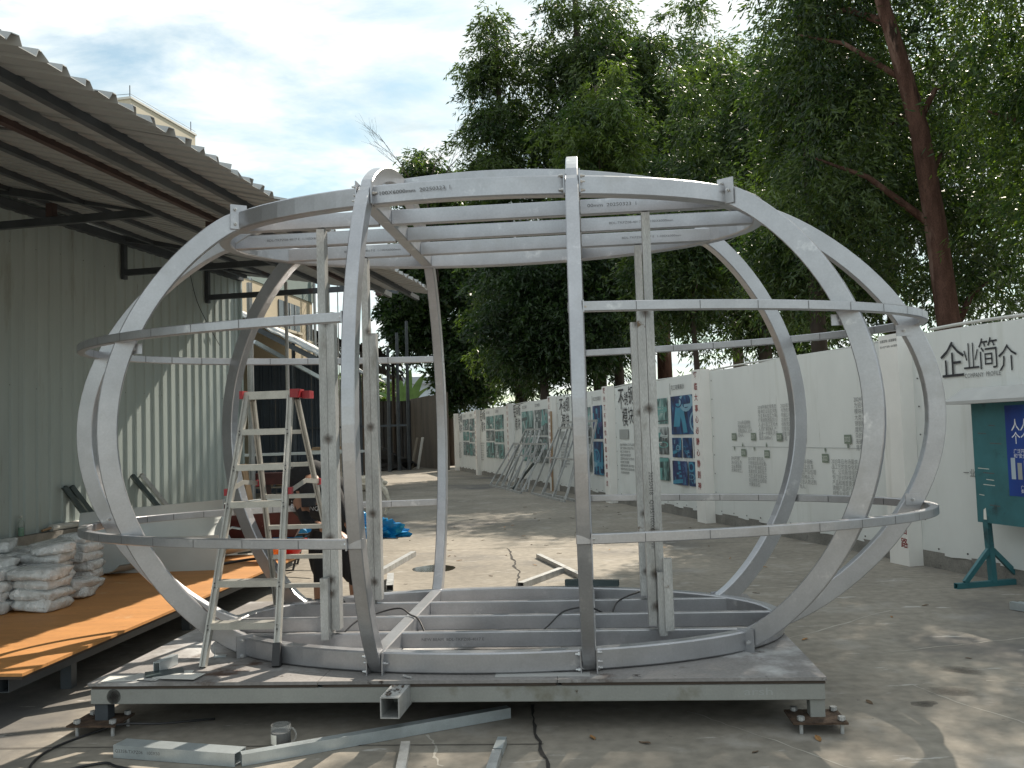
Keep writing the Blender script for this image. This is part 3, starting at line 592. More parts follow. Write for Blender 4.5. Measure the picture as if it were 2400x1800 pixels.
loose('tube_offcut', MB().hollow(wpt(0.40, 1.02, 0.409), wpt(0.80, 0.95, 0.409), 0.05, 0.045), 'dark_profile', 'dark tube offcut lying across the rear of the floor ring', 'tube')

# ------------------------------------------------------------------ shed on the left: corrugated wall, canopy roof, trusses
K = 0.22; WD = Vector((K, 1, 0)).normalized(); WN = Vector((WD.y, -WD.x, 0))       # along the wall, out of the wall (towards the yard)
W0 = Vector((-6.39, 11.16, 0))
def wall_pt(y, z, off=0.0): return W0+WD*((y-11.16)/WD.y)+WN*off+Vector((0,0,z))
shed = thing('corrugated_shed', 'pale grey corrugated metal shed with a wide canopy roof on dark brackets', 'shed', wall_pt(16.85, 0))
def corr_sheet(name, base, along, up, length, height, period, depth, nrm, m, parent, ribw=0.30, jit=0.0):
    """trapezoid ribs running along 'up', repeated along 'along'"""
    mb = MB(); A = []; B = []; n = max(1, int(round(length/period)))
    per = length/n; prof = []
    for i in range(n):
        x = i*per; prof += [(x, 0.0), (x+per*(1-ribw)*0.5-per*0.05, 0.0), (x+per*(1-ribw)*0.5+per*0.03, depth), (x+per*(1+ribw)*0.5-per*0.03, depth), (x+per*(1+ribw)*0.5+per*0.05, 0.0)]
    prof.append((length, 0.0))
    for (a, d) in prof:
        p = base+along*a+nrm*d; A.append(p); B.append(p+up*height)
    mb.strip(A, B); F = list(mb.f)
    # give the sheet a thickness
    n0 = len(mb.v); mb.v += [tuple(Vector(v)-nrm*0.004) for v in mb.v[:n0]]
    mb.f += [tuple(reversed([i+n0 for i in q])) for q in F]
    k = len(prof); mb.f += [(i+1, i, i+n0, i+1+n0) for i in range(k-1)]+[(k+i, k+i+1, k+i+1+n0, k+i+n0) for i in range(k-1)]
    return part(name, mb, m, parent)
y = 16.85; i = 0
while y > 3.2:
    y0 = y-0.92*WD.y
    corr_sheet('wall_sheet', wall_pt(y0, 0.45, 0.002*(i % 2)), WD, Vector((0,0,1)), 0.917, 4.27+0.022*max(0, 15-y)+random.uniform(-0.012, 0.012), 0.23, 0.022, WN, 'wall_sheet', shed)
    y = y0; i += 1
part('wall_backing', MB().box(wall_pt(10, 2.2, -0.06), (0.05, 14.3, 4.4), -math.atan(K)), 'dark_steel', shed)  # solid sheet added behind the wall so no light leaks through
part('plinth', MB().box(wall_pt(10.0, 0.225, 0.02), (0.20, 14.1, 0.45), -math.atan(K)), 'plinth', shed)
part('corner_trim', MB().box(wall_pt(16.87, 2.60, 0.02), (0.09, 0.05, 4.25), -math.atan(K)), 'wall_sheet', shed)
part('corner_column', MB().cyl(wall_pt(17.1, 0, 0.10), wall_pt(17.1, 4.6, 0.10), 0.055, n=12), 'galvanised', shed)
part('end_wall', MB().box(wall_pt(16.86, 2.35, -4.0), (7.8, 0.10, 4.7), -math.atan(K)), 'wall_sheet', shed)
# screw heads along the middle and low rows of the wall
mb = MB()
for z in (2.35, 4.2):
    yy = 16.7
    while yy > 10.5:
        c = wall_pt(yy, z+random.uniform(-0.02, 0.02), 0.003); mb.cyl(c, c+WN*0.008, 0.008, n=5); yy -= 0.23*2*WD.y
part('screw_heads', mb, 'ink', shed, kind='stuff')
# roof plane: eave along the yard side, rising to the wall
E0 = Vector((-3.09, 0, 3.55)); ED = Vector((0.1625, 1, 0)).normalized(); EP = Vector((-ED.y, ED.x, 0)); RISE = 1.19/4.82
def roof_pt(s, w, dz=0.0): return E0+ED*s+EP*w+Vector((0,0,RISE*w+dz))
def roof_w(s, x, yy): return None
def s_of(yv): return yv/ED.y
S_END = s_of(12.6)  # eave carried on past its true end to shade the plywood platform
CORN_P = wall_pt(16.85, 0, 0.0)
def w_far(s):
    """inner end of a roof strip: the wall line"""
    p = E0+ED*s; d = Vector((CORN_P.x-p.x, CORN_P.y-p.y, 0)); return (d.dot(WN))/(EP.dot(WN))+0.12
pe = E0+ED*S_END; ce = CORN_P
def w_near(s):
    """outer end: the eave, or the slanted cut at the far end"""
    if s <= S_END: return random.choice((0.0, 0.0, 0.01, -0.02))
    p = E0+ED*s; d = Vector((ce.x-pe.x, ce.y-pe.y, 0)); nn = Vector((-d.y, d.x, 0))
    den = EP.dot(nn); return max(0.0, (Vector((pe.x-p.x, pe.y-p.y, 0))).dot(nn)/den)
RN = Vector((0,0,1))
def roof_sheet(s0, n, per, lift=0.0, out=0.0):
    mb = MB(); A = []; B = []
    prof = []
    for k in range(n):
        x = k*per; prof += [(x, 0.0), (x+per*0.60, 0.0), (x+per*0.70, 0.045), (x+per*0.86, 0.045), (x+per*0.96, 0.0)]
    prof.append((n*per, 0.0)); jit = random.uniform(-0.02, 0.02)
    for a, d in prof:
        s = s0+a; wn, wf = w_near(s)-out+jit, w_far(s)
        if wf-wn < 0.05: wn = wf-0.05
        A.append(roof_pt(s, wn, d+lift)); B.append(roof_pt(s, wf, d+lift))
    mb.strip(A, B); F = list(mb.f); n0 = len(mb.v)
    mb.v += [(v[0], v[1], v[2]-0.005) for v in mb.v[:n0]]; mb.f += [tuple(reversed([i+n0 for i in q])) for q in F]
    k = len(prof); mb.f += [(i+1, i, i+n0, i+1+n0) for i in range(k-1)]
    return part('roof_sheet', mb, 'roof_sheet', shed)
s = s_of(1.0); i = 0
while s < s_of(16.6):
    o = 0.0
    if i == 3: o = 0.05
    roof_sheet(s, 4, 0.20, 0.003*(i % 2), o); s += 0.80; i += 1
for wv, sz, m in ((0.47, 0.06, 'dark_steel'), (0.98, 0.075, 'purlin_grey'), (1.45, 0.05, 'rust_steel'), (2.24, 0.06, 'dark_steel'), (3.35, 0.06, 'dark_steel'), (4.35, 0.06, 'dark_steel')):
    e = S_END+(wv*0.55 if wv < 4 else 2.6)
    part('purlin', MB().beam(roof_pt(s_of(1.0), wv, -0.006-sz/2), roof_pt(e+0.5, wv, -0.006-sz/2), 0.055, sz), m, shed)
part('wall_beam', MB().beam(wall_pt(2.5, 4.66, 0.05), wall_pt(16.9, 4.66, 0.05), 0.10, 0.12), 'dark_steel', shed)
def truss(yw, zbot, w_tip, m='dark_steel'):
    """cantilever bracket: two chords, two uprights, one wall upright"""
    tr = part('truss', MB().beam(wall_pt(yw, zbot, 0.04), wall_pt(yw, zbot-0.02, w_tip), 0.06, 0.09), m, shed)
    part('top_chord', MB().beam(wall_pt(yw, 4.70, 0.04), wall_pt(yw, 4.72-0.215*w_tip, w_tip+0.25), 0.06, 0.09), m, tr)
    part('wall_upright', MB().beam(wall_pt(yw, zbot-0.1, 0.05), wall_pt(yw, 4.72, 0.05), 0.06, 0.08, up=WD), m, tr)
    for w in (w_tip*0.38, w_tip*0.97):
        part('upright', MB().beam(wall_pt(yw, zbot+0.045, w), wall_pt(yw, 4.70-0.215*w-0.05, w), 0.09, 0.08, up=WD), 'rust_steel', tr)
truss(10.5, 4.17, 3.45); truss(13.49, 4.17, 3.4); truss(15.75, 4.12, 3.35); truss(7.4, 4.17, 3.45)
part('canopy_post', MB().cyl(wall_pt(15.75, 0, 1.55), wall_pt(15.75, 4.3, 1.55), 0.03, n=10), 'galvanised', shed)
cable([wall_pt(15.2, 4.6, 0.03), wall_pt(15.4, 4.0, 0.06), wall_pt(15.9, 3.5, 0.05), wall_pt(16.1, 3.3, 0.06)], 0.006, 'loose wire hanging from the top of the shed wall near its far corner')

# ------------------------------------------------------------------ second shed further back, the yellow block and the cream tower
shed2 = thing('open_shed', 'open fronted shed with dark blue sheet walls behind the pale corrugated shed', 'shed', (-6.6, 22, 0))
for k in range(7):
    y0 = 20.0+k*1.45
    mb = MB(); A = []; B = []
    for j in range(29):
        t = j/28; x = -9.4+t*5.15; z = 4.98-0.86*((x+9.4)/5.15)**1.0*1.85 if False else 4.26-0.55*(x+5.81)
        A.append((x, y0, z+0.03*(j % 2))); B.append((x, y0+1.47, z+0.03*(j % 2)-0.004))
    mb.strip(A, B); n0 = len(mb.v); F = list(mb.f); mb.v += [(a, b, c-0.03) for a, b, c in mb.v[:n0]]; mb.f += [tuple(reversed([q+n0 for q in f])) for f in F]; mb.f += [(i+1, i, i+n0, i+1+n0) for i in range(28)]
    part('roof_sheet', mb, 'roof_sheet', shed2)
for k in range(8):
    corr_sheet('wall_sheet', Vector((-9.9+k*0.55, 27.0, 0)), Vector((1,0,0)), Vector((0,0,1)), 0.548, 3.9, 0.27, 0.03, Vector((0,-1,0)), 'navy_sheet', shed2)
part('front_post', MB().cyl((-5.72, 19.6, 0), (-5.72, 19.6, 4.15), 0.07, n=12), 'galvanised', shed2)
for x, y, r in ((-5.85, 24, 0.05), (-4.45, 21.5, 0.05), (-4.6, 27, 0.05), (-5.2, 26, 0.035)): part('post', MB().cyl((x, y, 0), (x, y, 4.26-0.55*(x+5.81)), r, n=8), 'dark_steel', shed2)
part('brace', MB().beam((-5.66, 19.7, 3.75), (-4.47, 21.45, 2.95), 0.06, 0.09), 'galv_clean', shed2)
part('rafter', MB().beam((-8.5, 20.1, 4.26+0.55*2.69-0.12), (-4.25, 20.1, 4.26-0.55*1.56-0.12), 0.06, 0.12), 'dark_steel', shed2)
part('cross_rail', MB().beam((-7.5, 26.9, 1.9), (-3.2, 26.9, 1.9), 0.04, 0.06), 'dark_steel', shed2)
blk = thing('yellow_block', 'yellow rendered works building with a grey green band and dark windows behind the sheds', 'building', (-7.1, 32, 0))
FA, FB = Vector((-8.35, 23, 0)), Vector((-7.09, 32, 0)); FDv = (FB-FA).normalized(); FN = Vector((FDv.y, -FDv.x, 0))
def fpt(t, z, off=0.0): return FA+(FB-FA)*t+FN*off+Vector((0,0,z))
def face_box(name, t0, t1, z0, z1, depth, off, m, par):
    c = fpt((t0+t1)/2, (z0+z1)/2, off-depth/2); L = (FB-FA).length*(t1-t0)
    return part(name, MB().box(c, (depth, L, z1-z0), -math.atan2(FDv.x, FDv.y)), m, par)
bw = face_box('wall', 0, 1, 0, 6.45, 6.0, 0, 'beige_render', blk)
face_box('parapet_band', -0.002, 1.003, 6.455, 7.45, 6.02, 0.03, 'teal_render', blk)
for (t0, t1, z0, z1) in ((0.66, 0.86, 5.25, 6.15), (0.93, 0.99, 5.05, 5.85), (0.16, 0.24, 5.3, 6.3), (0.66, 0.86, 2.2, 3.2)):
    w = face_box('window', t0, t1, z0, z1, 0.06, 0.03, 'glass_dark', blk)
    face_box('sill', t0-0.01, t1+0.01, z0-0.09, z0-0.01, 0.14, 0.09, 'cream_render', w)
    for q in range(1, 4): face_box('mullion', t0+(t1-t0)*q/4-0.003, t0+(t1-t0)*q/4+0.003, z0, z1, 0.03, 0.055, 'galvanised', w)
dp = fpt(0.99, 0, 0.12); part('drainpipe', MB().cyl(dp, dp+Vector((0,0,7.4)), 0.05, n=8), 'galvanised', blk)
lad = thing('wall_ladder', 'caged access ladder of thin pipes running up the corner of the yellow block', 'ladder', (-6.75, 32.3, 0))
for dxx in (-0.14, 0.14, 0.45): part('rail', MB().cyl((-6.68+dxx, 32.3, 0.2), (-6.68+dxx, 32.3, 8.0), 0.022, n=6), 'galvanised', lad)
for k in range(26): part('rung', MB().cyl((-6.82, 32.3, 0.5+k*0.29), (-6.54, 32.3, 0.5+k*0.29), 0.013, n=5), 'galvanised', lad)
for k in range(5):
    P = [(-6.68+0.4*math.cos(a), 32.3-0.4*math.sin(a), 2.8+k*1.1) for a in np.linspace(0, PI, 9)]
    part('cage_hoop', MB().tube(P, 0.016, 5), 'galvanised', lad)
tow = thing('cream_tower', 'tall cream building rising above the shed roof with lightning rods on its parapet', 'building', (-15, 37, 0))
TA, TB = Vector((-15.0, 35.4, 0)), Vector((-14.02, 40, 0)); td = (TB-TA).normalized(); tn = Vector((td.y, -td.x, 0))
c = (TA+TB)/2-tn*3.2; part('wall', MB().box((c.x, c.y, 7.75), (6.4, (TB-TA).length, 15.5), -math.atan2(td.x, td.y)), 'cream_render', tow)
part('parapet_cap', MB().box((c.x, c.y, 15.545), (6.5, (TB-TA).length+0.1, 0.09), -math.atan2(td.x, td.y)), 'cardboard_white', tow)
mb = MB()
for p in (TA-tn*0.1+td*0.1, TB-tn*0.1-td*0.2): part('lightning_rod', MB().cyl(p+Vector((0,0,15.55)), p+Vector((0,0,16.1)), 0.02, n=5), 'dark_steel', tow)
prl = part('guard_wire', MB().tube([TA+Vector((-3, 0.3, 15.68)), TA+Vector((0,0,15.70)), TB+Vector((0,0,15.70))], 0.01, 5), 'dark_steel', tow)
# far side of the yard
barn = thing('thatched_barn', 'dark open barn with a ragged thatched roof at the far end of the yard', 'barn', (-7, 42, 0))
A = [(-13+k*0.4, 38.0, 7.4-0.0*k) for k in range(20)]
mb = MB()
for (xa, za, xb, zb_) in ((-14, 8.0, -5.7, 5.3),):
    V = []; n = 26
    for j in range(9):
        for i2 in range(n+1):
            t = i2/n; V.append((xa+(xb-xa)*t+random.uniform(-.1, .1), 37+j*1.3, za+(zb_-za)*t+random.uniform(-.10, .10)))
    mb.add(V, [(j*(n+1)+i2, j*(n+1)+i2+1, (j+1)*(n+1)+i2+1, (j+1)*(n+1)+i2) for j in range(8) for i2 in range(n)])
    mb.add([(v[0], v[1], v[2]-0.55-random.uniform(0, 0.35)) for v in V], [(j*(n+1)+i2, (j+1)*(n+1)+i2, (j+1)*(n+1)+i2+1, j*(n+1)+i2+1) for j in range(8) for i2 in range(n)])
part('roof', mb, 'thatch', barn)
mb = MB()
for k in range(150):
    t = random.random(); x = -9.5+t*4.1; z = 8.0-2.7*(x+14)/8.3-0.35
    y = random.choice((36.95, 36.95, 37+random.random()*10)); x2 = x if y < 37 else -5.6
    z2 = z if y < 37 else 4.9
    L = random.uniform(0.3, 0.9); mb.add([(x2-0.04, y, z2), (x2+0.04, y, z2), (x2+random.uniform(-.3, .5), y-random.uniform(0, .2), z2-L)], [(0, 1, 2)])
part('thatch_fringe', mb, 'thatch', barn, kind='stuff')
for x, y in ((-6.3, 38), (-6.1, 46), (-9.5, 38)): part('post', MB().cyl((x, y, 0), (x, y, 5.6), 0.09, n=8), 'bark_dark', barn)
for k, (x, y, h) in enumerate(((-5.62, 40.5, 5.6), (-5.32, 41.5, 6.4), (-4.92, 42.0, 7.0))):
    tag(part('pole', MB().cyl((x, y, 0), (x+0.03, y, h), 0.09, 0.07, n=8), 'dark_steel'), ['thinnest dark pole nearest the thatched barn', 'middle one of the three dark poles before the far fence', 'tallest dark pole nearest the brown wall'][k], 'pole', 'dark poles at the far end of the yard')
bf = thing('sheet_fence', 'black corrugated sheet fence across the far end of the yard', 'fence', (-10, 52, 0))
for k in range(16):
    corr_sheet('sheet', Vector((-15+k*0.62, 50-k*0.22, 0)), Vector((0.94, -0.335, 0)).normalized(), Vector((0,0,1)), 0.655, 3.45+random.uniform(-.04, .04), 0.22, 0.04, Vector((-0.335, -0.94, 0)).normalized(), 'black_sheet', bf)
bw_ = thing('brown_wall', 'weathered brown concrete wall continuing the line of the banner fence', 'wall', (-4, 44, 0))
P0, P1 = Vector((-3.0, 40.6, 0)), Vector((-5.45, 47.2, 0)); dd = (P1-P0)/5
for k in range(5):
    a, b = P0+dd*k, P0+dd*(k+0.985)
    part('wall_slab', MB().beam(a+Vector((0,0,1.75)), b+Vector((0,0,1.75)), 0.16, 3.5+random.uniform(-.05, .05)), 'brown_wall', bw_)
wh = thing('far_warehouse', 'pale blue grey warehouse far behind the yard', 'building', (-20, 95, 0))
part('wall', MB().box((-24, 95, 3.4), (42, 10, 6.8)), 'warehouse', wh); part('roof', MB().box((-24, 94.8, 7.15), (42.6, 11, 0.7)), 'warehouse_roof', wh)

# ------------------------------------------------------------------ banner fence on the right
FO = Vector((4.10, 9.97, 0)); FX = Vector((0.2204, -0.9754, 0)); FNR = Vector((-0.9754, -0.2204, 0))   # along (towards the camera), out of the fence
def fence_pt(s, z, off=0.0): return FO+FX*s+FNR*(off-0.17)+Vector((0,0,z))
fence = thing('banner_fence', 'long white hoarding fence printed with company banners between boxed pillars', 'fence', fence_pt(0, 0))
PS = [0.0, -5.05, -9.77, -14.38, -19.60, -25.4, -30.6]
FTOP = 2.46
def banner(s0, s1, label):
    """tarpaulin with slight ripples, pulled wrinkles at the lower edge"""
    n = 40; k = 14; V = []
    for j in range(k+1):
        for i2 in range(n+1):
            t = i2/n; z = 0.16+(FTOP-0.16)*j/k; s_ = s0+(s1-s0)*t
            low = max(0, 1-j/5.0); e = min(t, 1-t)
            off = 0.004*math.sin(s_*5+z*3)+0.026*low*math.sin(s_*8.0+1.6*math.sin(z*4))*min(1, e*8)*(0.5+0.5*math.sin(s_*1.9))
            zz = z-(0.02*abs(math.sin(s_*6.5)) if j == 0 else 0)+(0.012*math.sin(s_*2.1) if j == k else 0)
            V.append(fence_pt(s_, zz, off))
    mb = MB().add(V, [(j*(n+1)+i2, j*(n+1)+i2+1, (j+1)*(n+1)+i2+1, (j+1)*(n+1)+i2) for j in range(k) for i2 in range(n)])
    b = part('banner', mb, 'banner', fence, smooth=True, label=label)
    mb = MB()
    q = s0+0.2
    while q < s1-0.1:
        for z in (0.21,): c = fence_pt(q, z, 0.022); mb.cyl(c, c+FNR*0.006, 0.011, n=6)
        q += 0.42
    z = 0.5
    while z < 2.4: c = fence_pt(s0+0.42, z, 0.012); mb.cyl(c, c+FNR*0.006, 0.009, n=6); z += 0.3
    part('eyelets', mb, 'ink', b, kind='stuff')
    return b
labs = ['banner with large company profile heading behind the notice board', 'banner with the year by year timeline', 'banner with stainless steel heading and blue photographs', 'second stainless steel banner half hidden by the leaning frames', 'banner with panel heading and pale green photographs', 'narrow looking far banner with small green photographs', 'farthest banner with faint lettering']
edges = [(0.0, 7.9)]+[(PS[i+1], PS[i]) for i in range(6)]
bans = [banner(a, b, l) for (a, b), l in zip(edges, labs)]
part('base_kerb', MB().beam(fence_pt(-31.0, 0.085, -0.06), fence_pt(7.9, 0.085, -0.06), 0.12, 0.17), 'plinth', fence)
part('backing', MB().beam(fence_pt(-31.0, 1.2, -0.06), fence_pt(7.9, 1.2, -0.06), 0.03, 2.36), 'grey_sheet', fence)
part('top_pipe', MB().tube([fence_pt(q, FTOP+0.03+0.02*math.sin(q*1.7), -0.05) for q in np.linspace(0.6, 7.9, 20)], 0.018, 7), 'cardboard_white', fence)
part('top_pipe', MB().tube([fence_pt(q, FTOP+0.015+0.015*math.sin(q*1.3), -0.05) for q in np.linspace(-30, 0.5, 50)], 0.014, 6), 'cardboard_white', fence)
def ban_text(i, s_, z, st, size, m='print_black', sx=1.0, line=1.0, name='lettering', bold=0.0):
    o = fence_pt(s_, z, 0.024 if z < 0.9 else 0.012); return text(name, st, size, m, bans[i], o, FX, (0, 0, 1), sx=sx, line=line, bold=bold)
def ban_quad(i, name, s0, s1, z0, z1, m, off=0.012):
    if z0 < 0.9: off += 0.012
    a, b, c, d = fence_pt(s0, z0, off), fence_pt(s1, z0, off), fence_pt(s1, z1, off), fence_pt(s0, z1, off)
    return part(name, MB().quad(a, b, c, d), m, bans[i])
pil_txt = ['', '每临大事,心必静心静则神明', '跌倒了,不要怕,爬起来继续走', '把反省自己当做每日的功课', '永远自信地做最好的自己', '成功在于坚持不懈努力', '']
for i, s_ in enumerate(PS):
    h = 2.50
    mb = MB().box(fence_pt(s_+0.17, h/2, 0.085), (0.33, 0.17, h), math.atan2(FX.y, FX.x))
    p = part('pillar', mb, 'pillar', fence)
    if i == 0:
        for st, z in (('出', 0.345), ('路', 0.20)): text('red_character', st, 0.115, 'print_red', p, fence_pt(0.21, z, 0.1725), FX, (0, 0, 1), bold=0.0015)
        text('fine_print', '设计·生产·安装一站式服务', 0.026, 'print_black', p, fence_pt(0.03, 2.36, 0.1725), FX, (0, 0, 1))
        text('fine_print', '全屋定制  金属幕墙', 0.034, 'print_black', p, fence_pt(0.03, 2.42, 0.1725), FX, (0, 0, 1))
    elif pil_txt[i]:
        chars = [q for q in pil_txt[i] if q != ',']; z = 2.36; dz = 2.12/max(11, len(chars)-0.3)
        col = 'print_red'
        for ch in pil_txt[i]:
            if ch == ',': text('red_character', ',', 0.12, col, p, fence_pt(s_+0.235, z+dz+0.0, 0.1725), FX, (0, 0, 1)); continue
            text('red_character', ch, 0.128, col, p, fence_pt(s_+0.09, z, 0.1725), FX, (0, 0, 1), bold=0.002); z -= dz
        text('fine_print', '金属幕墙', 0.04, 'print_grey', p, fence_pt(s_+0.06, 2.44, 0.1725), FX, (0, 0, 1))
# company profile heading
ban_text(0, 0.78, 2.00, '企', 0.40, sx=0.92, bold=-0.001); ban_text(0, 1.11, 2.05, '业', 0.30, sx=0.80, bold=-0.002); ban_text(0, 1.32, 2.05, '简', 0.33, sx=0.86, bold=-0.002); ban_text(0, 1.58, 2.01, '介', 0.27, sx=0.9, bold=-0.001)
ban_text(0, 1.13, 1.955, 'COMPANY  PROFILE', 0.062, 'print_grey', sx=0.85)
ban_text(0, 1.03, 0.985, '一业之道', 0.085, 'print_grey')
# timeline
def tagbox(s_, z, yr):
    ban_quad(1, 'year_tag', s_-0.075, s_+0.075, z-0.055, z+0.055, 'print_tag')
    o = fence_pt(s_-0.062, z-0.028, 0.0136 if z >= 0.9 else 0.026); text('year', yr, 0.085, 'print_tag_text', bans[1], o, FX, (0, 0, 1), sx=0.68, bold=0.001)
for s_, z, yr in ((-3.92, 1.39, '2015'), (-3.63, 1.15, '2016'), (-3.30, 1.39, '2017'), (-2.92, 1.14, '2018'), (-2.22, 1.13, '2020'), (-1.93, 1.37, '2021'), (-1.43, 1.11, '2022'), (-0.92, 1.35, '2023'), (-2.55, 1.38, '2019')): tagbox(s_, z, yr)
ban_quad(1, 'time_axis', -4.0, -0.55, 1.238, 1.244, 'print_pale')
for k, s_ in enumerate((-3.92, -3.65, -3.29, -2.92, -2.25, -1.94, -1.42, -0.92)):
    o = 1 if k % 2 else -1
    part('axis_marker', MB().add([fence_pt(s_+0.018*math.cos(a), 1.241+o*0.02+0.022*math.sin(a), 0.0135) for a in np.linspace(0, 2*PI, 11)[:-1]]+[fence_pt(s_, 1.241+o*0.07, 0.0135)], [tuple(range(10)), (1, 4, 10) if o > 0 else (6, 9, 10)]), 'print_tag', bans[1])
para = [(-4.05, 1.04, '2015年建厂，\n20人队伍,专\n业从事铝板\n的来料加工。', 0.067, 0.80), (-3.78, 1.58, '2016年组建销\n售部和设计部，\n销售部6人,设计\n部4人。', 0.067, 0.80),
    (-3.50, 1.04, '2017年扩展车间，\n不断增加车间设备，\n提升产量,确定企业\n发展方向,来料加工\n为主,逐步发展壮大\n自主销售队伍和技\n术服务队伍。', 0.067, 0.80),
    (-3.13, 1.79, '2018年确定销售思\n路,确定以自主销售\n为主来料加工为辅，\n扩展销售团队到15\n人,设计及工艺技术\n人员扩展到8人,产\n量进一步提升,月产\n量达15000m²。', 0.067, 0.80),
    (-2.48, 1.79, '2020年为适应\n市场形势的变化\n根据公司的\n自身优势,又对\n销售思路和公\n司整体方向作\n调整,钢板车间\n组建。', 0.067, 0.82),
    (-2.08, 1.03, '2021年钢板\n车间上线,车\n间生产队伍增\n加到40人,公\n司总人数达到\n70人。', 0.070, 0.80),
    (-1.30, 1.05, '2023年应市场需求，产\n品工艺的复杂化和精准\n化，公司新增组装车间，\n专门针对特殊造型铝制\n产品和难度要求高的不\n锈钢产品进行龙骨与面\n材专业组装，整体出口\n到国外市场。', 0.070, 0.80),
    (-0.76, 1.80, '2024年\n为铝单板\n模块和不\n大类，不\n锈钢精\n度和复\n杂的未\n来确立\n竞争力', 0.072, 0.85)]
for s_, z, st, sz, ln in para: ban_text(1, s_, z, st, sz, 'print_soft', line=ln*1.18, name='paragraph', bold=-0.0006)
TONES = {'photo_blue': ('tone_cyan', 'tone_deep', 'tone_sky'), 'photo_navy': ('tone_deep', 'tone_cyan', 'tone_violet'), 'photo_green': ('tone_mint', 'tone_slate', 'tone_white'), 'photo_grey': ('tone_slate', 'tone_white', 'tone_mint')}
prnd = random.Random(17)
def photo(i, s0, s1, z0, z1, m):
    """one printed photograph: ground tone plus flat printed shapes of machines, tubes and domes"""
    off = 0.012 if z0 >= 0.9 else 0.024
    V = []; F = []; I = []
    def poly(pts, o, mi):
        n = len(V); V.extend(fence_pt(a, z, off+o) for a, z in pts); F.append(tuple(range(n, n+len(pts)))); I.append(mi)
    w, h = s1-s0, z1-z0; cl = lambda a, z: (min(s1-0.005, max(s0+0.005, a)), min(z1-0.005, max(z0+0.005, z)))
    poly([(s0, z0), (s1, z0), (s1, z1), (s0, z1)], 0, 0)
    for k in range(9):
        t = prnd.choice((1, 1, 2, 2, 3)); o = 0.0004*(k+1); q = prnd.random(); cx, cz = s0+w*prnd.uniform(0.1, 0.9), z0+h*prnd.uniform(0.1, 0.9)
        if q < 0.35:
            rx, rz, lo = w*prnd.uniform(0.1, 0.4), h*prnd.uniform(0.08, 0.3), prnd.uniform(0.6, 0.85)
            for j in range(16):
                a0, a1 = 2*PI*j/16, 2*PI*(j+1)/16
                poly([cl(cx+rx*math.cos(a0), cz+rz*math.sin(a0)), cl(cx+rx*math.cos(a1), cz+rz*math.sin(a1)), cl(cx+rx*lo*math.cos(a1), cz+rz*lo*math.sin(a1)), cl(cx+rx*lo*math.cos(a0), cz+rz*lo*math.sin(a0))], o, t)
        elif q < 0.7:
            a, c2, sl = w*prnd.uniform(0.02, 0.12), h*prnd.uniform(0.1, 0.45), w*prnd.uniform(-0.2, 0.2)
            poly([cl(cx-a, cz-c2), cl(cx+a, cz-c2), cl(cx+a+sl, cz+c2), cl(cx-a+sl, cz+c2)], o, t)
        else:
            a, c2 = w*prnd.uniform(0.12, 0.4), h*prnd.uniform(0.03, 0.12); poly([cl(cx-a, cz-c2), cl(cx+a, cz-c2*0.4), cl(cx+a, cz+c2), cl(cx-a, cz+c2*0.5)], o, t)
    me = bpy.data.meshes.new('photo_print'); g3 = ORG[bans[i].name]; me.from_pydata([v-g3 for v in V], [], F)
    for q in (m,)+TONES[m]: me.materials.append(MATS[q])
    me.polygons.foreach_set('material_index', I); me.update(); return raw('photo_print', me, bans[i])
def grid_photos(i, s0, s1, z0, z1, rows, m_list, gap=0.06):
    """rows of printed photographs, each its own flat print"""
    zt_ = z1
    for k, (frac, cols) in enumerate(rows):
        h = (z1-z0-gap*(len(rows)-1))*frac; x = s0
        for c in cols:
            w = (s1-s0-gap*(len(cols)-1))*c
            photo(i, x, x+w, zt_-h, zt_, m_list[(k*3+int(c*10)+i) % len(m_list)]); x += w+gap
        zt_ -= h+gap
G = ['photo_green', 'photo_grey']; Bm = ['photo_blue', 'photo_navy']
# stainless steel banner
for i, s0 in ((2, -9.77), (3, -14.38)):
    sc_ = 1.0 if i == 2 else 0.96
    ban_text(i, s0+0.58, 2.02, '不', 0.50, sx=0.75); ban_text(i, s0+0.95, 2.08, '锈', 0.30, sx=0.85); ban_text(i, s0+1.20, 2.10, '钢', 0.40, sx=0.8)
    ban_text(i, s0+0.80, 1.66, '模', 0.42, sx=0.82); ban_text(i, s0+1.16, 1.70, '块', 0.38, sx=0.82)
    ban_quad(i, 'caption_box', s0+0.60, s0+1.15, 1.36, 1.56, 'print_pale')
    ban_text(i, s0+0.60, 1.22, '\n'.join(['设备引进和精密加工技术可以满足', '实现了造型模块化定制生产制造，', '组合工艺方便,快速一次', '成型安装效果,完美的细节', '造型采用标准安装方法方便拆卸', '满足各类工程的需要', '根据现场结构定制方案不同要求', '为客户提供全套的造型效果方案', '并负责安装指导服务']), 0.058, 'print_grey', line=1.25, name='paragraph')
    ban_text(i, s0+2.0, 2.24, '加工工艺展示', 0.10, 'print_grey'); ban_text(i, s0+3.45, 2.24, '完工效果展示', 0.10, 'print_grey')
    ban_quad(i, 'caption_bar', s0+3.40, s0+3.415, 2.16, 2.36, 'print_grey')
    grid_photos(i, s0+1.95, s0+3.25, 0.60, 2.11, [(0.34, (1.0,)), (0.36, (1.0,)), (0.30, (1.0,))] if i == 2 else [(0.3, (0.5, 0.5)), (0.36, (0.5, 0.5)), (0.34, (0.4, 0.6))], G)
    grid_photos(i, s0+3.42, s0+4.60, 0.55, 2.12, [(0.47, (1.0,)), (0.24, (0.38, 0.38, 0.24)), (0.29, (0.58, 0.42))] if i == 2 else [(0.5, (0.62, 0.38)), (0.5, (0.62, 0.38))], Bm)
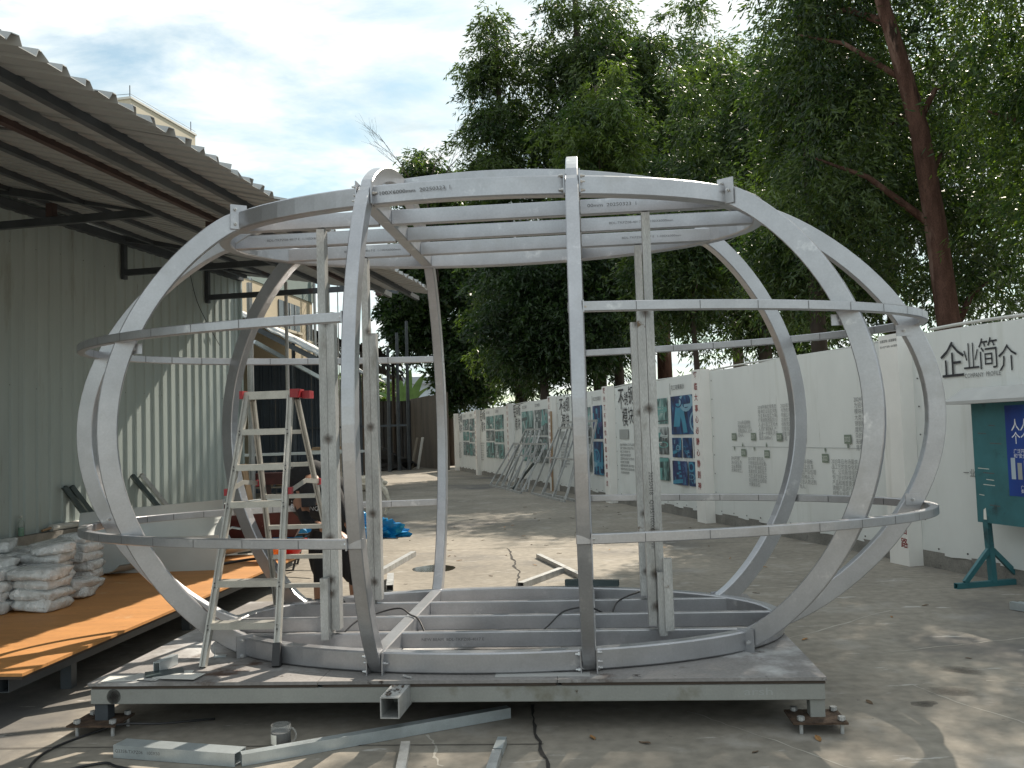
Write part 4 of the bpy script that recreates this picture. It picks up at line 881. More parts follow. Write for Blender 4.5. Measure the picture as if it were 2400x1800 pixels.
for i in (4, 5, 6):
    s0 = PS[i]
    ban_text(i, s0+0.35, 2.08, '铝', 0.48, sx=0.8); ban_text(i, s0+0.75, 2.12, '单', 0.34, sx=0.8); ban_text(i, s0+1.03, 2.12, '板', 0.40, sx=0.8)
    ban_text(i, s0+0.55, 1.68, '模', 0.42, sx=0.82); ban_text(i, s0+0.95, 1.70, '块', 0.40, sx=0.82)
    ban_text(i, s0+0.32, 1.18, '\n'.join(['设备引进和精密加工技术', '实现造型模块化定制', '组合工艺快速一次成型', '安装效果细节完美', '采用标准安装方法', '满足各类工程的需要', '根据现场定制方案', '提供全套效果方案']), 0.070, 'print_grey', line=1.25, name='paragraph')
    ban_text(i, s0+1.6, 2.30, '加工工艺展示', 0.10, 'print_grey'); ban_text(i, s0+3.2, 2.30, '完工效果展示', 0.10, 'print_grey')
    grid_photos(i, s0+1.5, s0+2.95, 0.70, 2.2, [(0.5, (1.0,)), (0.5, (0.5, 0.5))] if i == 4 else [(0.33, (0.5, 0.5)), (0.27, (0.5, 0.5)), (0.4, (0.5, 0.5))], G)
    grid_photos(i, s0+3.12, s0+4.6, 0.70, 2.2, [(0.5, (0.5, 0.5)), (0.5, (1.0,))] if i == 4 else [(0.36, (0.5, 0.5)), (0.28, (1.0,)), (0.36, (0.45, 0.55))], G)

# ------------------------------------------------------------------ notice board in front of the fence
nb = thing('notice_board', 'teal steel notice board with a grey cap and a blue poster on a splayed stand', 'notice board', (4.38, 8.45, 0))
NB0 = Vector((4.38, 8.45, 0))
def nbp(s_, z, off=0.0): return NB0+FX*s_+FNR*off+Vector((0,0,z))
rzf = math.atan2(FX.y, FX.x)
part('board', MB().box(nbp(0.78, 1.135, 0), (1.68, 0.05, 1.11), rzf), 'teal_paint', nb)
mb = MB()
V = [nbp(a, z, o) for a in (-0.20, 1.76) for (z, o) in ((1.69, 0.20), (1.72, 0.20), (1.84, 0.0), (1.72, -0.20), (1.69, -0.20))]
mb.add(V, [(0, 1, 6, 5), (1, 2, 7, 6), (2, 3, 8, 7), (3, 4, 9, 8), (4, 0, 5, 9), (4, 3, 2, 1, 0), (5, 6, 7, 8, 9)]); part('cap', mb, 'grey_sheet', nb)
for s_ in (0.06, 1.5):
    part('leg', MB().beam(nbp(s_, 0.03, 0), nbp(s_-0.03, 0.60, 0), 0.06, 0.05, up=FNR), 'teal_paint', nb)
    part('foot_bar', MB().hollow(nbp(s_, 0.025, 0.40), nbp(s_, 0.025, -0.40), 0.05, 0.05), 'teal_paint', nb)
    for o in (0.30, -0.30): part('brace', MB().beam(nbp(s_, 0.05, o), nbp(s_-0.01, 0.33, 0.02*(1 if o > 0 else -1)), 0.045, 0.035, up=FX), 'teal_paint', nb)
po = part('poster', MB().quad(nbp(0.36, 0.85, 0.0275), nbp(1.25, 0.85, 0.0275), nbp(1.25, 1.66, 0.0275), nbp(0.36, 1.66, 0.0275)), 'poster_blue', nb)
text('lettering', '人人讲安全\n个个会应急', 0.115, 'print_white', po, nbp(0.425, 1.44, 0.029), FX, (0, 0, 1), line=1.0, sx=0.9, bold=0.0005)
text('lettering', '广泛开展"安全生产月"\n和"安全"宣传活动', 0.042, 'print_white', po, nbp(0.44, 1.235, 0.029), FX, (0, 0, 1))
text('lettering', '广东省安全生产\n委员会办公室', 0.035, 'print_white', po, nbp(0.5, 0.92, 0.029), FX, (0, 0, 1))
for k in range(11):
    a = 0.40+k*0.075; h = random.uniform(0.05, 0.20); part('skyline_print', MB().quad(nbp(a, 1.0, 0.0285), nbp(a+0.05, 1.0, 0.0285), nbp(a+0.05, 1.0+h, 0.0285), nbp(a, 1.0+h, 0.0285)), 'print_pale' if k % 2 else 'warehouse', po)
for k in range(9):
    a = random.uniform(-0.02, 0.30); z = random.uniform(0.62, 1.55); L = random.uniform(0.04, 0.16)
    part('scratch', MB().quad(nbp(a, z, 0.0262), nbp(a+L, z-0.005, 0.0262), nbp(a+L, z+0.002, 0.0262), nbp(a, z+0.008, 0.0262)), 'print_tag_text' if k % 2 else 'ink', nb)
part('paper_scrap', MB().quad(nbp(0.02, 0.61, 0.0263), nbp(0.06, 0.61, 0.0263), nbp(0.055, 0.72, 0.0263), nbp(0.025, 0.70, 0.0263)), 'label_paper', nb)
for k in range(4):
    a = Vector((3.98+0.05*k, 7.34-0.02*k, 0.035+0.001*k)); b = a+Vector((0.55, -1.15, 0))
    tag(part('profile', MB().hollow(a, b, 0.045, 0.06), 'galv_clean'), ['outermost pale profile at the right edge of the yard', 'second pale profile at the right edge of the yard', 'third pale profile at the right edge of the yard', 'innermost pale profile at the right edge, nearest the notice board'][k], 'profile', 'pale profiles at the right edge')
# ------------------------------------------------------------------ welded frames leaning on the fence
def lean_frame(name, s0, s1, base_off, top_off, h, nv, label, inset=0.0, mid=False, m='galvanised'):
    t = thing(name, label, 'metal frame', fence_pt((s0+s1)/2, 0, base_off), 'welded frames leaning on the fence')
    P = lambda s_, u: fence_pt(s_, 0.025+h*u, base_off+(top_off-base_off)*u)
    part('bottom_rail', MB().beam(P(s0, 0), P(s1, 0), 0.05, 0.05), m, t)
    part('top_rail', MB().beam(P(s0+inset, 1), P(s1-inset, 1), 0.05, 0.05), m, t)
    for k in range(nv):
        q = k/(nv-1); part('upright', MB().beam(P(s0+(s1-s0)*q, 0.02), P(s0+inset+(s1-s0-2*inset)*q, 0.98), 0.05, 0.04, up=FNR), m, t)
    if mid: part('mid_rail', MB().beam(P(s0+inset*.55, 0.55), P(s1-inset*.55, 0.55), 0.04, 0.04), m, t)
    return t
lean_frame('metal_frame', -17.7, -13.6, 1.15, 0.42, 1.22, 6, 'wide low frame in front of the others with its bottom rail nearest the yard', 0.15)
lean_frame('metal_frame', -17.4, -14.2, 0.85, 0.25, 1.62, 5, 'taller tapered frame between the low frame and the fence', 0.75, True)
lean_frame('metal_frame', -13.3, -10.3, 0.95, 0.25, 1.62, 4, 'tall frame with a middle rail leaning beside the pillar of falling and rising', 0.25, True)
lean_frame('metal_frame', -13.0, -10.0, 0.70, 0.20, 1.75, 4, 'rear tall frame pressed closest to the stainless steel banner', 0.1)
tag(part('steel_strip', MB().beam(fence_pt(-15.2, 0.03, 1.0), fence_pt(-14.0, 0.75, 0.7), 0.05, 0.05), 'dark_profile'), 'single dark strip propped against the low leaning frame', 'steel strip')
tag(part('timber_batten', MB().beam(fence_pt(-14.02, 0.0, 0.20), fence_pt(-14.0, 2.1, 0.18), 0.05, 0.04, up=FNR), 'plank'), 'thin orange brown batten standing against the pillar behind the leaning frames', 'batten')

# ------------------------------------------------------------------ orange plywood platform on the left
BX = Vector((0.996, -0.0898, 0)); BY = Vector((0.0898, 0.996, 0)); BO = Vector((-2.785, 5.08, 0))      # right front corner; x to the left is -BX
BZ = 0.30
def bpt(u, v, z=0.0): return BO-BX*u+BY*v+Vector((0,0,z))      # u leftwards, v to the back
rzb = math.atan2(BX.y, BX.x)
board = thing('plywood_platform', 'long low platform of orange plywood sheets on a steel frame beside the corrugated shed', 'platform', bpt(1.3, 2.4))
for v0, v1 in ((0.0, 2.44), (2.443, 4.9)):
    for u0, u1 in ((0.0, 1.22), (1.223, 2.44)):
        c = bpt((u0+u1)/2, (v0+v1)/2, BZ-0.009); part('plywood_sheet', MB().box(c, (u1-u0, v1-v0, 0.018), rzb), 'orange_ply', board)
part('under_sheet', MB().box(bpt(1.22, 2.45, BZ-0.0275), (2.42, 4.88, 0.018), rzb), 'ply_edge', board)
for u in (0.15, 1.22, 2.36): part('long_beam', MB().hollow(bpt(u, 0.06, BZ-0.080), bpt(u, 4.85, BZ-0.080), 0.06, 0.085), 'dark_steel', board)
for v in (0.35, 1.7, 3.1, 4.6): part('cross_beam', MB().beam(bpt(0.13, v, BZ-0.09), bpt(1.19, v, BZ-0.09), 0.05, 0.06), 'dark_steel', board); part('cross_beam', MB().beam(bpt(1.25, v, BZ-0.09), bpt(2.33, v, BZ-0.09), 0.05, 0.06), 'dark_steel', board)
for u in (0.12, 2.34):
    for v in (0.8, 2.5, 4.5): part('leg', MB().beam(bpt(u+0.1, v, 0.0), bpt(u+0.1, v, BZ-0.123), 0.07, 0.07), 'dark_steel', board)

# ------------------------------------------------------------------ bundles in clear film stacked on the platform
def bag_mesh(sx, sy, sz, seed):
    r = np.random.default_rng(seed); mb = MB(); n = 12; k = 8; V = []
    ph = r.uniform(0, 6.28, 10); 
    for j in range(k+1):
        a = -PI/2+PI*j/k
        for i in range(n*2):
            t = PI*i/n
            ct, st_, ca, sa = math.cos(t), math.sin(t), math.cos(a), math.sin(a)
            f = lambda q, p: math.copysign(abs(q)**p, q)
            x, y, z = f(ca, 0.36)*f(ct, 0.32), f(ca, 0.36)*f(st_, 0.32), f(sa, 0.62)
            w = 1+0.05*math.sin(5*t+ph[0]+3*a)+0.045*math.sin(9*t+ph[1]-2*a)+0.05*math.sin(4*a+ph[2]+2*t)+r.uniform(-.025, .025)
            V.append((x*w*sx/2, y*w*sy/2, z*sz/2*(1+0.10*math.sin(3*x+ph[3])+0.08*math.sin(4*y+ph[4]))+sz/2))
    mb.add(V, [(j*2*n+i, j*2*n+(i+1) % (2*n), (j+1)*2*n+(i+1) % (2*n), (j+1)*2*n+i) for j in range(k) for i in range(2*n)])
    return mb
bag_src = [part('wrapped_bundle', bag_mesh(0.36, 0.30, 0.094, q), 'bag_film', smooth=True, org=(0,0,0)) for q in range(5)]
cols = [  # u, v, count, where
    (1.10, 1.86, 4, 'front column nearest the orange strip'), (1.44, 1.80, 4, 'front column at the left edge of the photograph'), (1.30, 2.24, 5, 'second column behind the front bundles'), (1.68, 2.16, 5, 'left column behind the front bundles'),
    (1.80, 1.76, 4, 'column farthest left at the front'), (1.74, 2.55, 5, 'rear column next to the plinth'), (1.36, 2.86, 6, 'tall free standing column of six'), (1.16, 2.40, 2, 'low pair between the two stacks'), (2.06, 2.35, 5, 'rear left column by the wall')]
lev = ['bottom', 'second lowest', 'third', 'fourth', 'fifth', 'sixth']
bi = 0
for (u, v, n, where) in cols:
    z = BZ+0.001
    for k in range(n):
        src = bag_src[bi % 5]
        o = src if bi < 5 else src.copy()
        if bi >= 5: COL.objects.link(o)
        p = bpt(u+random.uniform(-.02, .02), v+random.uniform(-.02, .02), z); o.location = p; o.rotation_euler = (random.uniform(-.04, .04), random.uniform(-.04, .04), rzb+random.uniform(-.25, .25)+(PI if bi % 2 else 0))
        sc = random.uniform(0.93, 1.08); o.scale = (sc*(0.80 if n == 6 else 1.0), sc*(0.85 if n == 6 else 1.0), random.uniform(0.95, 1.12)); z += 0.076*o.scale[2]
        tag(o, (lev[k] if k < n-1 else 'top')+' film wrapped bundle in the '+where, 'bundle', 'film wrapped bundles on the plywood platform'); bi += 1
for (u, v, z, rz) in ((1.22, 2.22, 0.70, 0.7), (1.50, 1.85, 0.62, 1.2), (1.72, 2.2, 0.71, 0.3)):
    o = bag_src[bi % 5].copy(); COL.objects.link(o); o.location = bpt(u, v, z); o.rotation_euler = (0.12, -0.1, rzb+rz); o.scale = (0.9, 0.9, 0.9)
    tag(o, ['loose bundle tipped on top of the front stack near its right end', 'loose bundle lying on the front left column', 'loose bundle lying on the left rear column'][bi-len(cols)*0-sum(c[2] for c in cols)], 'bundle', 'film wrapped bundles on the plywood platform'); bi += 1

# curved sheet trough lying on the platform
mb = MB(); A = []; B = []; C0 = bpt(1.55, 3.55, BZ+0.02); ax = (WD*0.92+Vector((0.39, 0, 0))).normalized(); sd = Vector((ax.y, -ax.x, 0)); r = 0.42; L = 1.75
for i in range(25):
    a = R(-38)+R(150)*i/24
    o = sd*(r*math.cos(a-PI/2+R(20)))+Vector((0,0,1))*(r-r*math.sin(PI/2+a-PI/2+R(20))*1.0 if False else r*(1-math.cos(a)))
    o = sd*(r*math.sin(a))*1.0+Vector((0,0,r*(1-math.cos(a))))
    o = Vector((-o.x, -o.y, o.z)); A.append(C0+o); B.append(C0+o+ax*L)
mb.strip(A, B); n0 = len(mb.v); F = list(mb.f); N0 = [(C0+Vector((0,0,r))-Vector(a)).normalized() for a in A]
mb.v += [tuple(Vector(v)+N0[i % 25]*0.008) for i, v in enumerate(mb.v[:n0])]; mb.f += [tuple(reversed([q+n0 for q in f])) for f in F]
mb.f += [(i+1, i, i+n0, i+1+n0) for i in range(24)]+[(25+i, 25+i+1, 25+i+1+n0, 25+i+n0) for i in range(24)]
tr = thing('curved_trough', 'curved pale sheet metal trough lying between the bundles and the shed wall', 'trough', C0)
part('shell', mb, 'white_sheet', tr, smooth=True)
rim = [Vector(B[i])+N0[i]*0.004 for i in range(25)]; part('rim', MB().tube(rim, 0.012, 6), 'galv_clean', tr)
e = rim[16]; part('handle', MB().tube([e, e+Vector((0.06, 0.05, 0.02)), e+Vector((0.16, 0.05, 0.0))], 0.014, 6), 'galv_clean', tr)
lp = bpt(0.72, 3.1, BZ+0.012)
tag(part('flat_panel', MB().box(bpt(1.35, 3.72, BZ+0.17), (0.02, 1.7, 0.34), rzb-R(84)), 'white_sheet'), 'long pale flat panel standing on edge behind the tall bundle column', 'panel')
cable([bpt(0.62, 4.1, BZ+0.012), bpt(0.5, 4.25, BZ+0.02), bpt(0.34, 4.38, BZ+0.025), bpt(0.16, 4.45, BZ+0.02)], 0.014, 'short black hose lying on the orange plywood in front of the trough')
# bottle, roll and dark profiles on the plinth
bt = thing('bottle', 'clear plastic bottle half full of green liquid standing on the concrete plinth', 'bottle', wall_pt(11.42, 0.45, 0.07))
b0 = wall_pt(11.42, 0.451, 0.07)
part('liquid', MB().lathe([(0, 0.002), (0.033, 0.002), (0.034, 0.11), (0, 0.11)], b0, 14), 'bottle_green', bt, smooth=False)
part('shell', MB().lathe([(0.036, 0.0), (0.037, 0.17), (0.03, 0.19), (0.016, 0.215), (0.015, 0.235)], b0, 14), 'bottle_clear', bt, smooth=True)
part('cap', MB().lathe([(0.0165, 0.236), (0.0165, 0.258), (0, 0.258)], b0, 12), 'cardboard_white', bt)
ra, rb_ = wall_pt(11.95, 0.495, 0.055), wall_pt(12.95, 0.50, 0.065)
ro = thing('film_roll', 'roll of white film on a brown tube lying along the concrete plinth', 'roll', ra)
part('film', MB().cyl(ra, rb_, 0.045, n=14), 'cardboard_white', ro); part('core', MB().tube([ra-WD*0.001, ra-WD*0.16+Vector((0,0,-0.02))], 0.018, 8), 'plank', ro)
for k, (yb, m, lab) in enumerate(((12.62, 'dark_profile', 'dark profile leaning on the wall left of the frame, outer one'), (12.76, 'dark_profile', 'dark profile leaning on the wall left of the frame, inner one'), (14.05, 'dark_profile', 'dark edged profile leaning on the sunlit wall, left of the pair'), (14.26, 'galvanised', 'pale profile leaning on the sunlit wall, right of the pair'))):
    ln = -0.42
    a = wall_pt(yb, 0.32 if k < 2 else 0.50, 0.28); b = wall_pt(yb+ln, 1.02 if k < 2 else 1.10, 0.05)
    tag(part('profile', MB().hollow(a, b, 0.075, 0.06), m), lab, 'profile', 'profiles leaning on the shed wall')
# bundle of long white profiles on timber blocks in front of the wall
for k, (off, dz, m) in enumerate(((0.55, 0.0, 'cardboard_white'), (0.66, 0.004, 'galv_clean'), (0.77, 0.0, 'cardboard_white'), (0.88, 0.006, 'galv_clean'), (0.60, 0.062, 'cardboard_white'), (0.73, 0.066, 'galv_clean'))):
    a = wall_pt(12.3+0.18*(k % 3), 0.50+dz, off); b = wall_pt(16.3+0.25*(k % 2), 0.47+dz, off+0.55)
    tag(part('long_profile', MB().hollow(a, b, 0.085, 0.055), m), ['white long profile nearest the wall in the lower layer', 'grey long profile second from the wall in the lower layer', 'white long profile third from the wall in the lower layer', 'outermost grey long profile of the bundle', 'white long profile lying on top of the bundle nearest the wall', 'grey long profile lying on top of the bundle'][k], 'profile', 'bundle of long profiles by the shed wall')
for k, (yy, m) in enumerate(((12.9, 'plank_grey'), (14.6, 'plank'), (15.9, 'plank_grey'))):
    t = thing('timber_block_stack', ['grey timber stack under the near end of the long profiles', 'brown timber stack under the middle of the long profiles', 'grey timber stack under the far end of the long profiles'][k], 'timber stack', wall_pt(yy, 0, 0.75), 'timber stacks under the profiles')
    for q in range(5): part('block', MB().box(wall_pt(yy+random.uniform(-.03, .03), 0.045+q*0.089, 0.75+random.uniform(-.03, .03)), (0.75, 0.16, 0.086), -math.atan(K)+random.uniform(-.06, .06)), m, t)
for k in range(7):
    a = Vector((-4.15+random.uniform(-.35, .35), 11.2+random.uniform(-.6, .9), 0.03+0.02*k)); d = Vector((random.uniform(0.4, 1.0), random.uniform(0.1, 0.8), 0.0)).normalized()*random.uniform(0.5, 1.1)
    tag(part('scrap_profile', MB().hollow(a, a+d, 0.05, 0.04), ('galv_clean', 'dark_profile', 'cardboard_white')[k % 3]), 'short scrap profile in the heap behind the orange platform', 'scrap profile', 'scrap heap behind the orange platform')
# ------------------------------------------------------------------ wheelbarrow
wx, wy = -3.05, 10.9
wb = thing('wheelbarrow', 'rusty dark red wheelbarrow standing behind the far end of the orange platform', 'wheelbarrow', (wx, wy, 0))
def wb_pt(x, y, z): a = R(8); return Vector((wx+x*math.cos(a)-y*math.sin(a), wy+x*math.sin(a)+y*math.cos(a), z))
top = [(-0.72, -0.34, 0.80), (0.55, -0.36, 0.72), (0.55, 0.36, 0.72), (-0.72, 0.34, 0.80)]; bot = [(-0.36, -0.20, 0.42), (0.38, -0.22, 0.40), (0.38, 0.22, 0.40), (-0.36, 0.20, 0.42)]
V = [wb_pt(*p) for p in top+bot]+[wb_pt(p[0]*0.975, p[1]*0.95, p[2]) for p in top]+[wb_pt(p[0]*0.97, p[1]*0.94, p[2]+0.02) for p in bot]
part('tray', MB().add(V, [(0,1,5,4), (1,2,6,5), (2,3,7,6), (3,0,4,7), (4,5,6,7), (8,12,13,9), (9,13,14,10), (10,14,15,11), (11,15,12,8), (12,15,14,13), (0,8,9,1), (1,9,10,2), (2,10,11,3), (3,11,8,0)]), 'wheelbarrow_red', wb)
for s in (-1, 1):
    part('handle', MB().tube([wb_pt(-0.72, s*0.06, 0.26), wb_pt(-0.2, s*0.2, 0.38), wb_pt(0.5, s*0.25, 0.38), wb_pt(1.0, s*0.29, 0.62)], 0.017, 8), 'black_rubber', wb)
    part('leg', MB().tube([wb_pt(0.05, s*0.22, 0.37), wb_pt(0.18, s*0.27, 0.02), wb_pt(0.36, s*0.27, 0.02), wb_pt(0.45, s*0.24, 0.37)], 0.015, 8), 'black_rubber', wb)
w = part('wheel', MB().tube([wb_pt(-0.70+0.19*math.cos(a), 0, 0.21+0.19*math.sin(a)) for a in np.linspace(0, 2*PI, 25)], 0.028, 8), 'black_rubber', wb, smooth=True)
for k in range(6):
    a = PI*k/6; part('spoke', MB().cyl(wb_pt(-0.70-0.17*math.cos(a), 0, 0.21-0.17*math.sin(a)), wb_pt(-0.70+0.17*math.cos(a), 0, 0.21+0.17*math.sin(a)), 0.005, n=5), 'dark_steel', w)
def helmet(x, y, z, m, lab, tilt):
    h = thing('helmet', lab, 'helmet', (x, y, z), 'hard hats by the wheelbarrow')
    pr = [(0.0, 0.0), (0.05, 0.006), (0.095, 0.035), (0.125, 0.085), (0.135, 0.13), (0.150, 0.15), (0.146, 0.152), (0.130, 0.132), (0.120, 0.088), (0.090, 0.042), (0.0, 0.01)]
    part('shell', MB().lathe(pr, (x, y, z), 22), m, h, smooth=True); part('ridge', MB().tube([(x+0.137*math.sin(a), y, z+0.137-0.139*math.cos(a)) for a in np.linspace(-0.8, 0.8, 9)], 0.012, 6), m, h)
    part('brim', MB().add([(x+0.13*math.cos(a), y-0.13*math.sin(a), z+0.14) for a in np.linspace(0.5, PI-0.5, 10)]+[(x+0.175*math.cos(a), y-0.19*math.sin(a), z+0.155) for a in np.linspace(0.5, PI-0.5, 10)], [(i, i+1, 11+i, 10+i) for i in range(9)]), m, h)
    h.rotation_euler = tilt; return h
helmet(-2.62, 9.42, 0.302, 'helmet_orange', 'upturned orange hard hat on the sunlit strip of the orange platform', (0.12, 0.1, 0.4))
helmet(-2.42, 9.75, 0.302, 'helmet_red', 'upturned red hard hat on the platform just behind the orange one', (-0.1, -0.15, 1.2))
# crumpled things
def crumple(name, c, sx, sy, sz, m, lab, cat, seed, group=None, n=22):
    r = np.random.default_rng(seed); V = []; k = 12
    F1 = r.uniform(2, 9, (9, 3)); ph = r.uniform(0, 6.28, 9); am = r.uniform(0.05, 0.13, 9)
    for j in range(k+1):
        a = PI*j/k*0.5
        for i in range(n):
            t = 2*PI*i/n; d = np.array([math.cos(t)*math.sin(a), math.sin(t)*math.sin(a), math.cos(a)])
            w = 1+(am*np.sin(F1@d+ph)).sum()+r.uniform(-.10, .10)
            V.append((c[0]+d[0]*sx*w, c[1]+d[1]*sy*w, c[2]+max(0.0, d[2])*sz*w))
    mb = MB().add(V, [(j*n+i, (j+1)*n+i, (j+1)*n+(i+1) % n, j*n+(i+1) % n) for j in range(k) for i in range(n)])
    return tag(part(name, mb, m, smooth=False), lab, cat, group)
crumple('plastic_sheet', (-3.35, 13.4, 0), 0.42, 0.35, 0.48, 'blue_plastic', 'heap of crumpled blue plastic beside the wheelbarrow', 'plastic sheet', 3)
crumple('plastic_sheet', (-2.62, 14.6, 0), 0.22, 0.26, 0.42, 'blue_plastic', 'small upright bunch of blue plastic behind the door posts', 'plastic sheet', 4)
crumple('plastic_sheet', (-2.05, 14.2, 0), 0.36, 0.25, 0.24, 'blue_plastic', 'flat blue plastic lying on the open concrete', 'plastic sheet', 5)
stt = thing('stool', 'small pale stool covered by white fibre in the middle of the yard', 'stool', (-3.15, 18.2, 0))
part('seat', MB().box((-3.15, 18.2, 0.50), (0.75, 0.4, 0.04)), 'plank_grey', stt)
for s in (-1, 1):
    for q in (-1, 1): part('leg', MB().beam((-3.15+s*0.33, 18.2+q*0.15, 0), (-3.15+s*0.33, 18.2+q*0.15, 0.48), 0.05, 0.05), 'plank_grey', stt)
crumple('insulation_fibre', (-3.2, 18.15, 0.521), 0.55, 0.25, 0.24, 'white_fibre', 'tangle of white insulation fibre heaped on the stool', 'fibre', 8)
tag(part('insulation_scrap', MB().tube([(-2.72, 18.0, 0.62), (-2.60, 17.95, 0.50), (-2.52, 17.9, 0.30), (-2.60, 17.9, 0.03)], [0.07, 0.06, 0.04, 0.03], 7), 'white_fibre'), 'strand of white fibre hanging from the stool to the ground', 'fibre')
# work table and timber under the second shed
tb = thing('work_table', 'long work table with a pale edge loaded with timber under the open shed', 'table', (-5.2, 19.8, 0))
part('table_top', MB().box((-5.0, 19.8, 1.26), (3.3, 0.9, 0.05)), 'white_sheet', tb)
for x in (-6.5, -5.2, -3.5):
    for y in (19.45, 20.15): part('leg', MB().beam((x, y, 0), (x, y, 1.23), 0.05, 0.05), 'dark_steel', tb)
part('shelf', MB().box((-5.0, 19.8, 0.55), (3.2, 0.85, 0.03)), 'plank_grey', tb)
for k in range(12):
    z = 0.60+0.045*(k//3); x = -6.2+0.05*(k % 3)
    tag(part('plank', MB().beam((x+random.uniform(0, .3), 19.55+0.2*(k % 3), z), (x+1.6+random.uniform(0, 0.7), 19.55+0.2*(k % 3)+random.uniform(-.05, .05), z+random.uniform(0, 0.015)), 0.12, 0.035), random.choice(('plank', 'plank_grey'))), 'rough plank in the timber pile under the work table', 'plank', 'timber pile under the work table')
for k in range(3): tag(part('board', MB().box((-4.0, 19.75, 1.302+k*0.035), (1.0-0.1*k, 0.5, 0.030), 0.05*k), ('cardboard_white', 'plank', 'cardboard_brown')[k]), ['pale board at the bottom of the pile on the work table', 'brown board in the middle of the pile on the work table', 'dark brown board on top of the pile on the work table'][k], 'board', 'boards on the work table')
tag(part('red_tray', MB().box((-4.35, 17.4, 0.83), (1.3, 0.5, 0.22)).box((-4.8, 17.4, 0.36), (0.06, 0.4, 0.72)).box((-3.9, 17.4, 0.36), (0.06, 0.4, 0.72)), 'wheelbarrow_red'), 'dark red metal tray on legs in front of the work table', 'tray')
tag(part('timber_board', MB().beam((-4.72, 16.3, 0.0), (-4.95, 16.4, 1.15), 0.14, 0.03), 'plank'), 'orange brown board leaning by the shed corner behind the ladder', 'board')
crumple('rubbish_heap', (-6.6, 42.5, 0), 1.6, 1.0, 1.0, 'mug_dark', 'heap of shiny black sacks by the far sheet fence', 'rubbish heap', 21)
crumple('rubbish_heap', (-8.8, 43.5, 0), 1.5, 1.0, 1.2, 'black_cloth', 'second dark heap under the thatched barn', 'rubbish heap', 22)
tag(part('offcut_board', MB().beam((-4.9, 42.7, 0), (-4.6, 42.9, 1.5), 0.18, 0.04), 'plank_grey'), 'left pale slat leaning in the far fence corner', 'slat', 'slats in the far corner'); tag(part('offcut_board', MB().beam((-4.6, 42.7, 0), (-4.35, 42.9, 1.5), 0.18, 0.04), 'cardboard_white'), 'right pale slat leaning in the far fence corner', 'slat', 'slats in the far corner')

# ------------------------------------------------------------------ step ladder
ld = thing('step_ladder', 'worn aluminium step ladder with red end caps standing on the left of the deck', 'ladder', (-1.65, 5.9, DECK))
FL, FR, TL, TR = Vector((-1.815, 5.20, DECK)), Vector((-1.385, 5.16, DECK)), Vector((-1.755, 5.92, 1.845)), Vector((-1.46, 5.90, 1.845))
BL, BRr = Vector((-1.79, 6.72, DECK+0.002)), Vector((-1.29, 6.68, DECK+0.002)); TL2, TR2 = Vector((-1.735, 5.99, 1.83)), Vector((-1.435, 5.97, 1.83))
def channel(name, a, b, w, d, m='aluminium', facing=(0, -1, 0)):
    """U-section rail with two lips so its face shows a groove"""
    mb = MB(); t = (b-a).normalized(); f = Vector(facing); u = t.cross(f).normalized(); f = u.cross(t).normalized()
    mb.beam(a, b, w, d*0.55, up=f, ch=0.002)
    for s in (-1, 1): mb.beam(a+u*s*(w/2-0.005)+f*(d*0.275+0.006), b+u*s*(w/2-0.005)+f*(d*0.275+0.006), 0.010, 0.012, up=f)
    return part(name, mb, m, ld, kind=None)
rl = [channel('front_rail', FL, TL, 0.034, 0.066), channel('front_rail', FR, TR, 0.034, 0.066), channel('rear_rail', BL, TL2, 0.030, 0.055), channel('rear_rail', BRr, TR2, 0.030, 0.055)]
rf = rl[1]; part('rubber_foot', MB().beam(FR, FR+(TR-FR)*0.075, 0.044, 0.062, up=(0, -1, 0)), 'black_rubber', rf)
part('rubber_foot', MB().beam(BRr, BRr+(TR2-BRr)*0.05, 0.04, 0.05, up=(0, -1, 0)), 'black_rubber', rl[3])
for k in range(1, 7):
    u = k/7; a, b = FL+(TL-FL)*u, FR+(TR-FR)*u
    st_ = part('tread', MB().box((a+b)/2+Vector((0, 0.005, 0)), ((b-a).length-0.03, 0.075, 0.022), math.atan2((b-a).y, (b-a).x)).box((a+b)/2+Vector((0, -0.036, -0.008)), ((b-a).length-0.028, 0.006, 0.038), math.atan2((b-a).y, (b-a).x)), 'aluminium', ld)
    for q in (a+Vector((0.0, -0.045, -0.01)), b+Vector((0.0, -0.045, -0.01))):
        for dz in (0.010, -0.014): part('rivet', MB().cyl(q+Vector((0, 0, dz)), q+Vector((0, -0.004, dz)), 0.0055, n=6), 'ink', st_)
    a, b = BL+(TL2-BL)*u, BRr+(TR2-BRr)*u
    part('rear_bar', MB().beam(a+Vector((0.015, 0, 0)), b-Vector((0.015, 0, 0)), 0.05, 0.028), 'aluminium', ld)
tp = part('top_step', MB().box((-1.605, 5.945, 1.862), (0.34, 0.11, 0.035), -0.07).box((-1.61, 5.888, 1.852), (0.34, 0.006, 0.05), -0.07), 'aluminium', ld)
part('end_cap', MB().box((-1.775, 5.935, 1.858), (0.022, 0.135, 0.052), -0.07), 'red_plastic', tp); part('end_cap', MB().box((-1.425, 5.925, 1.860), (0.055, 0.135, 0.056), -0.07), 'red_plastic', tp)
part('end_cap', MB().box((-1.365, 5.975, 1.852), (0.050, 0.10, 0.050), -0.07), 'red_plastic', tp)
u = 0.615
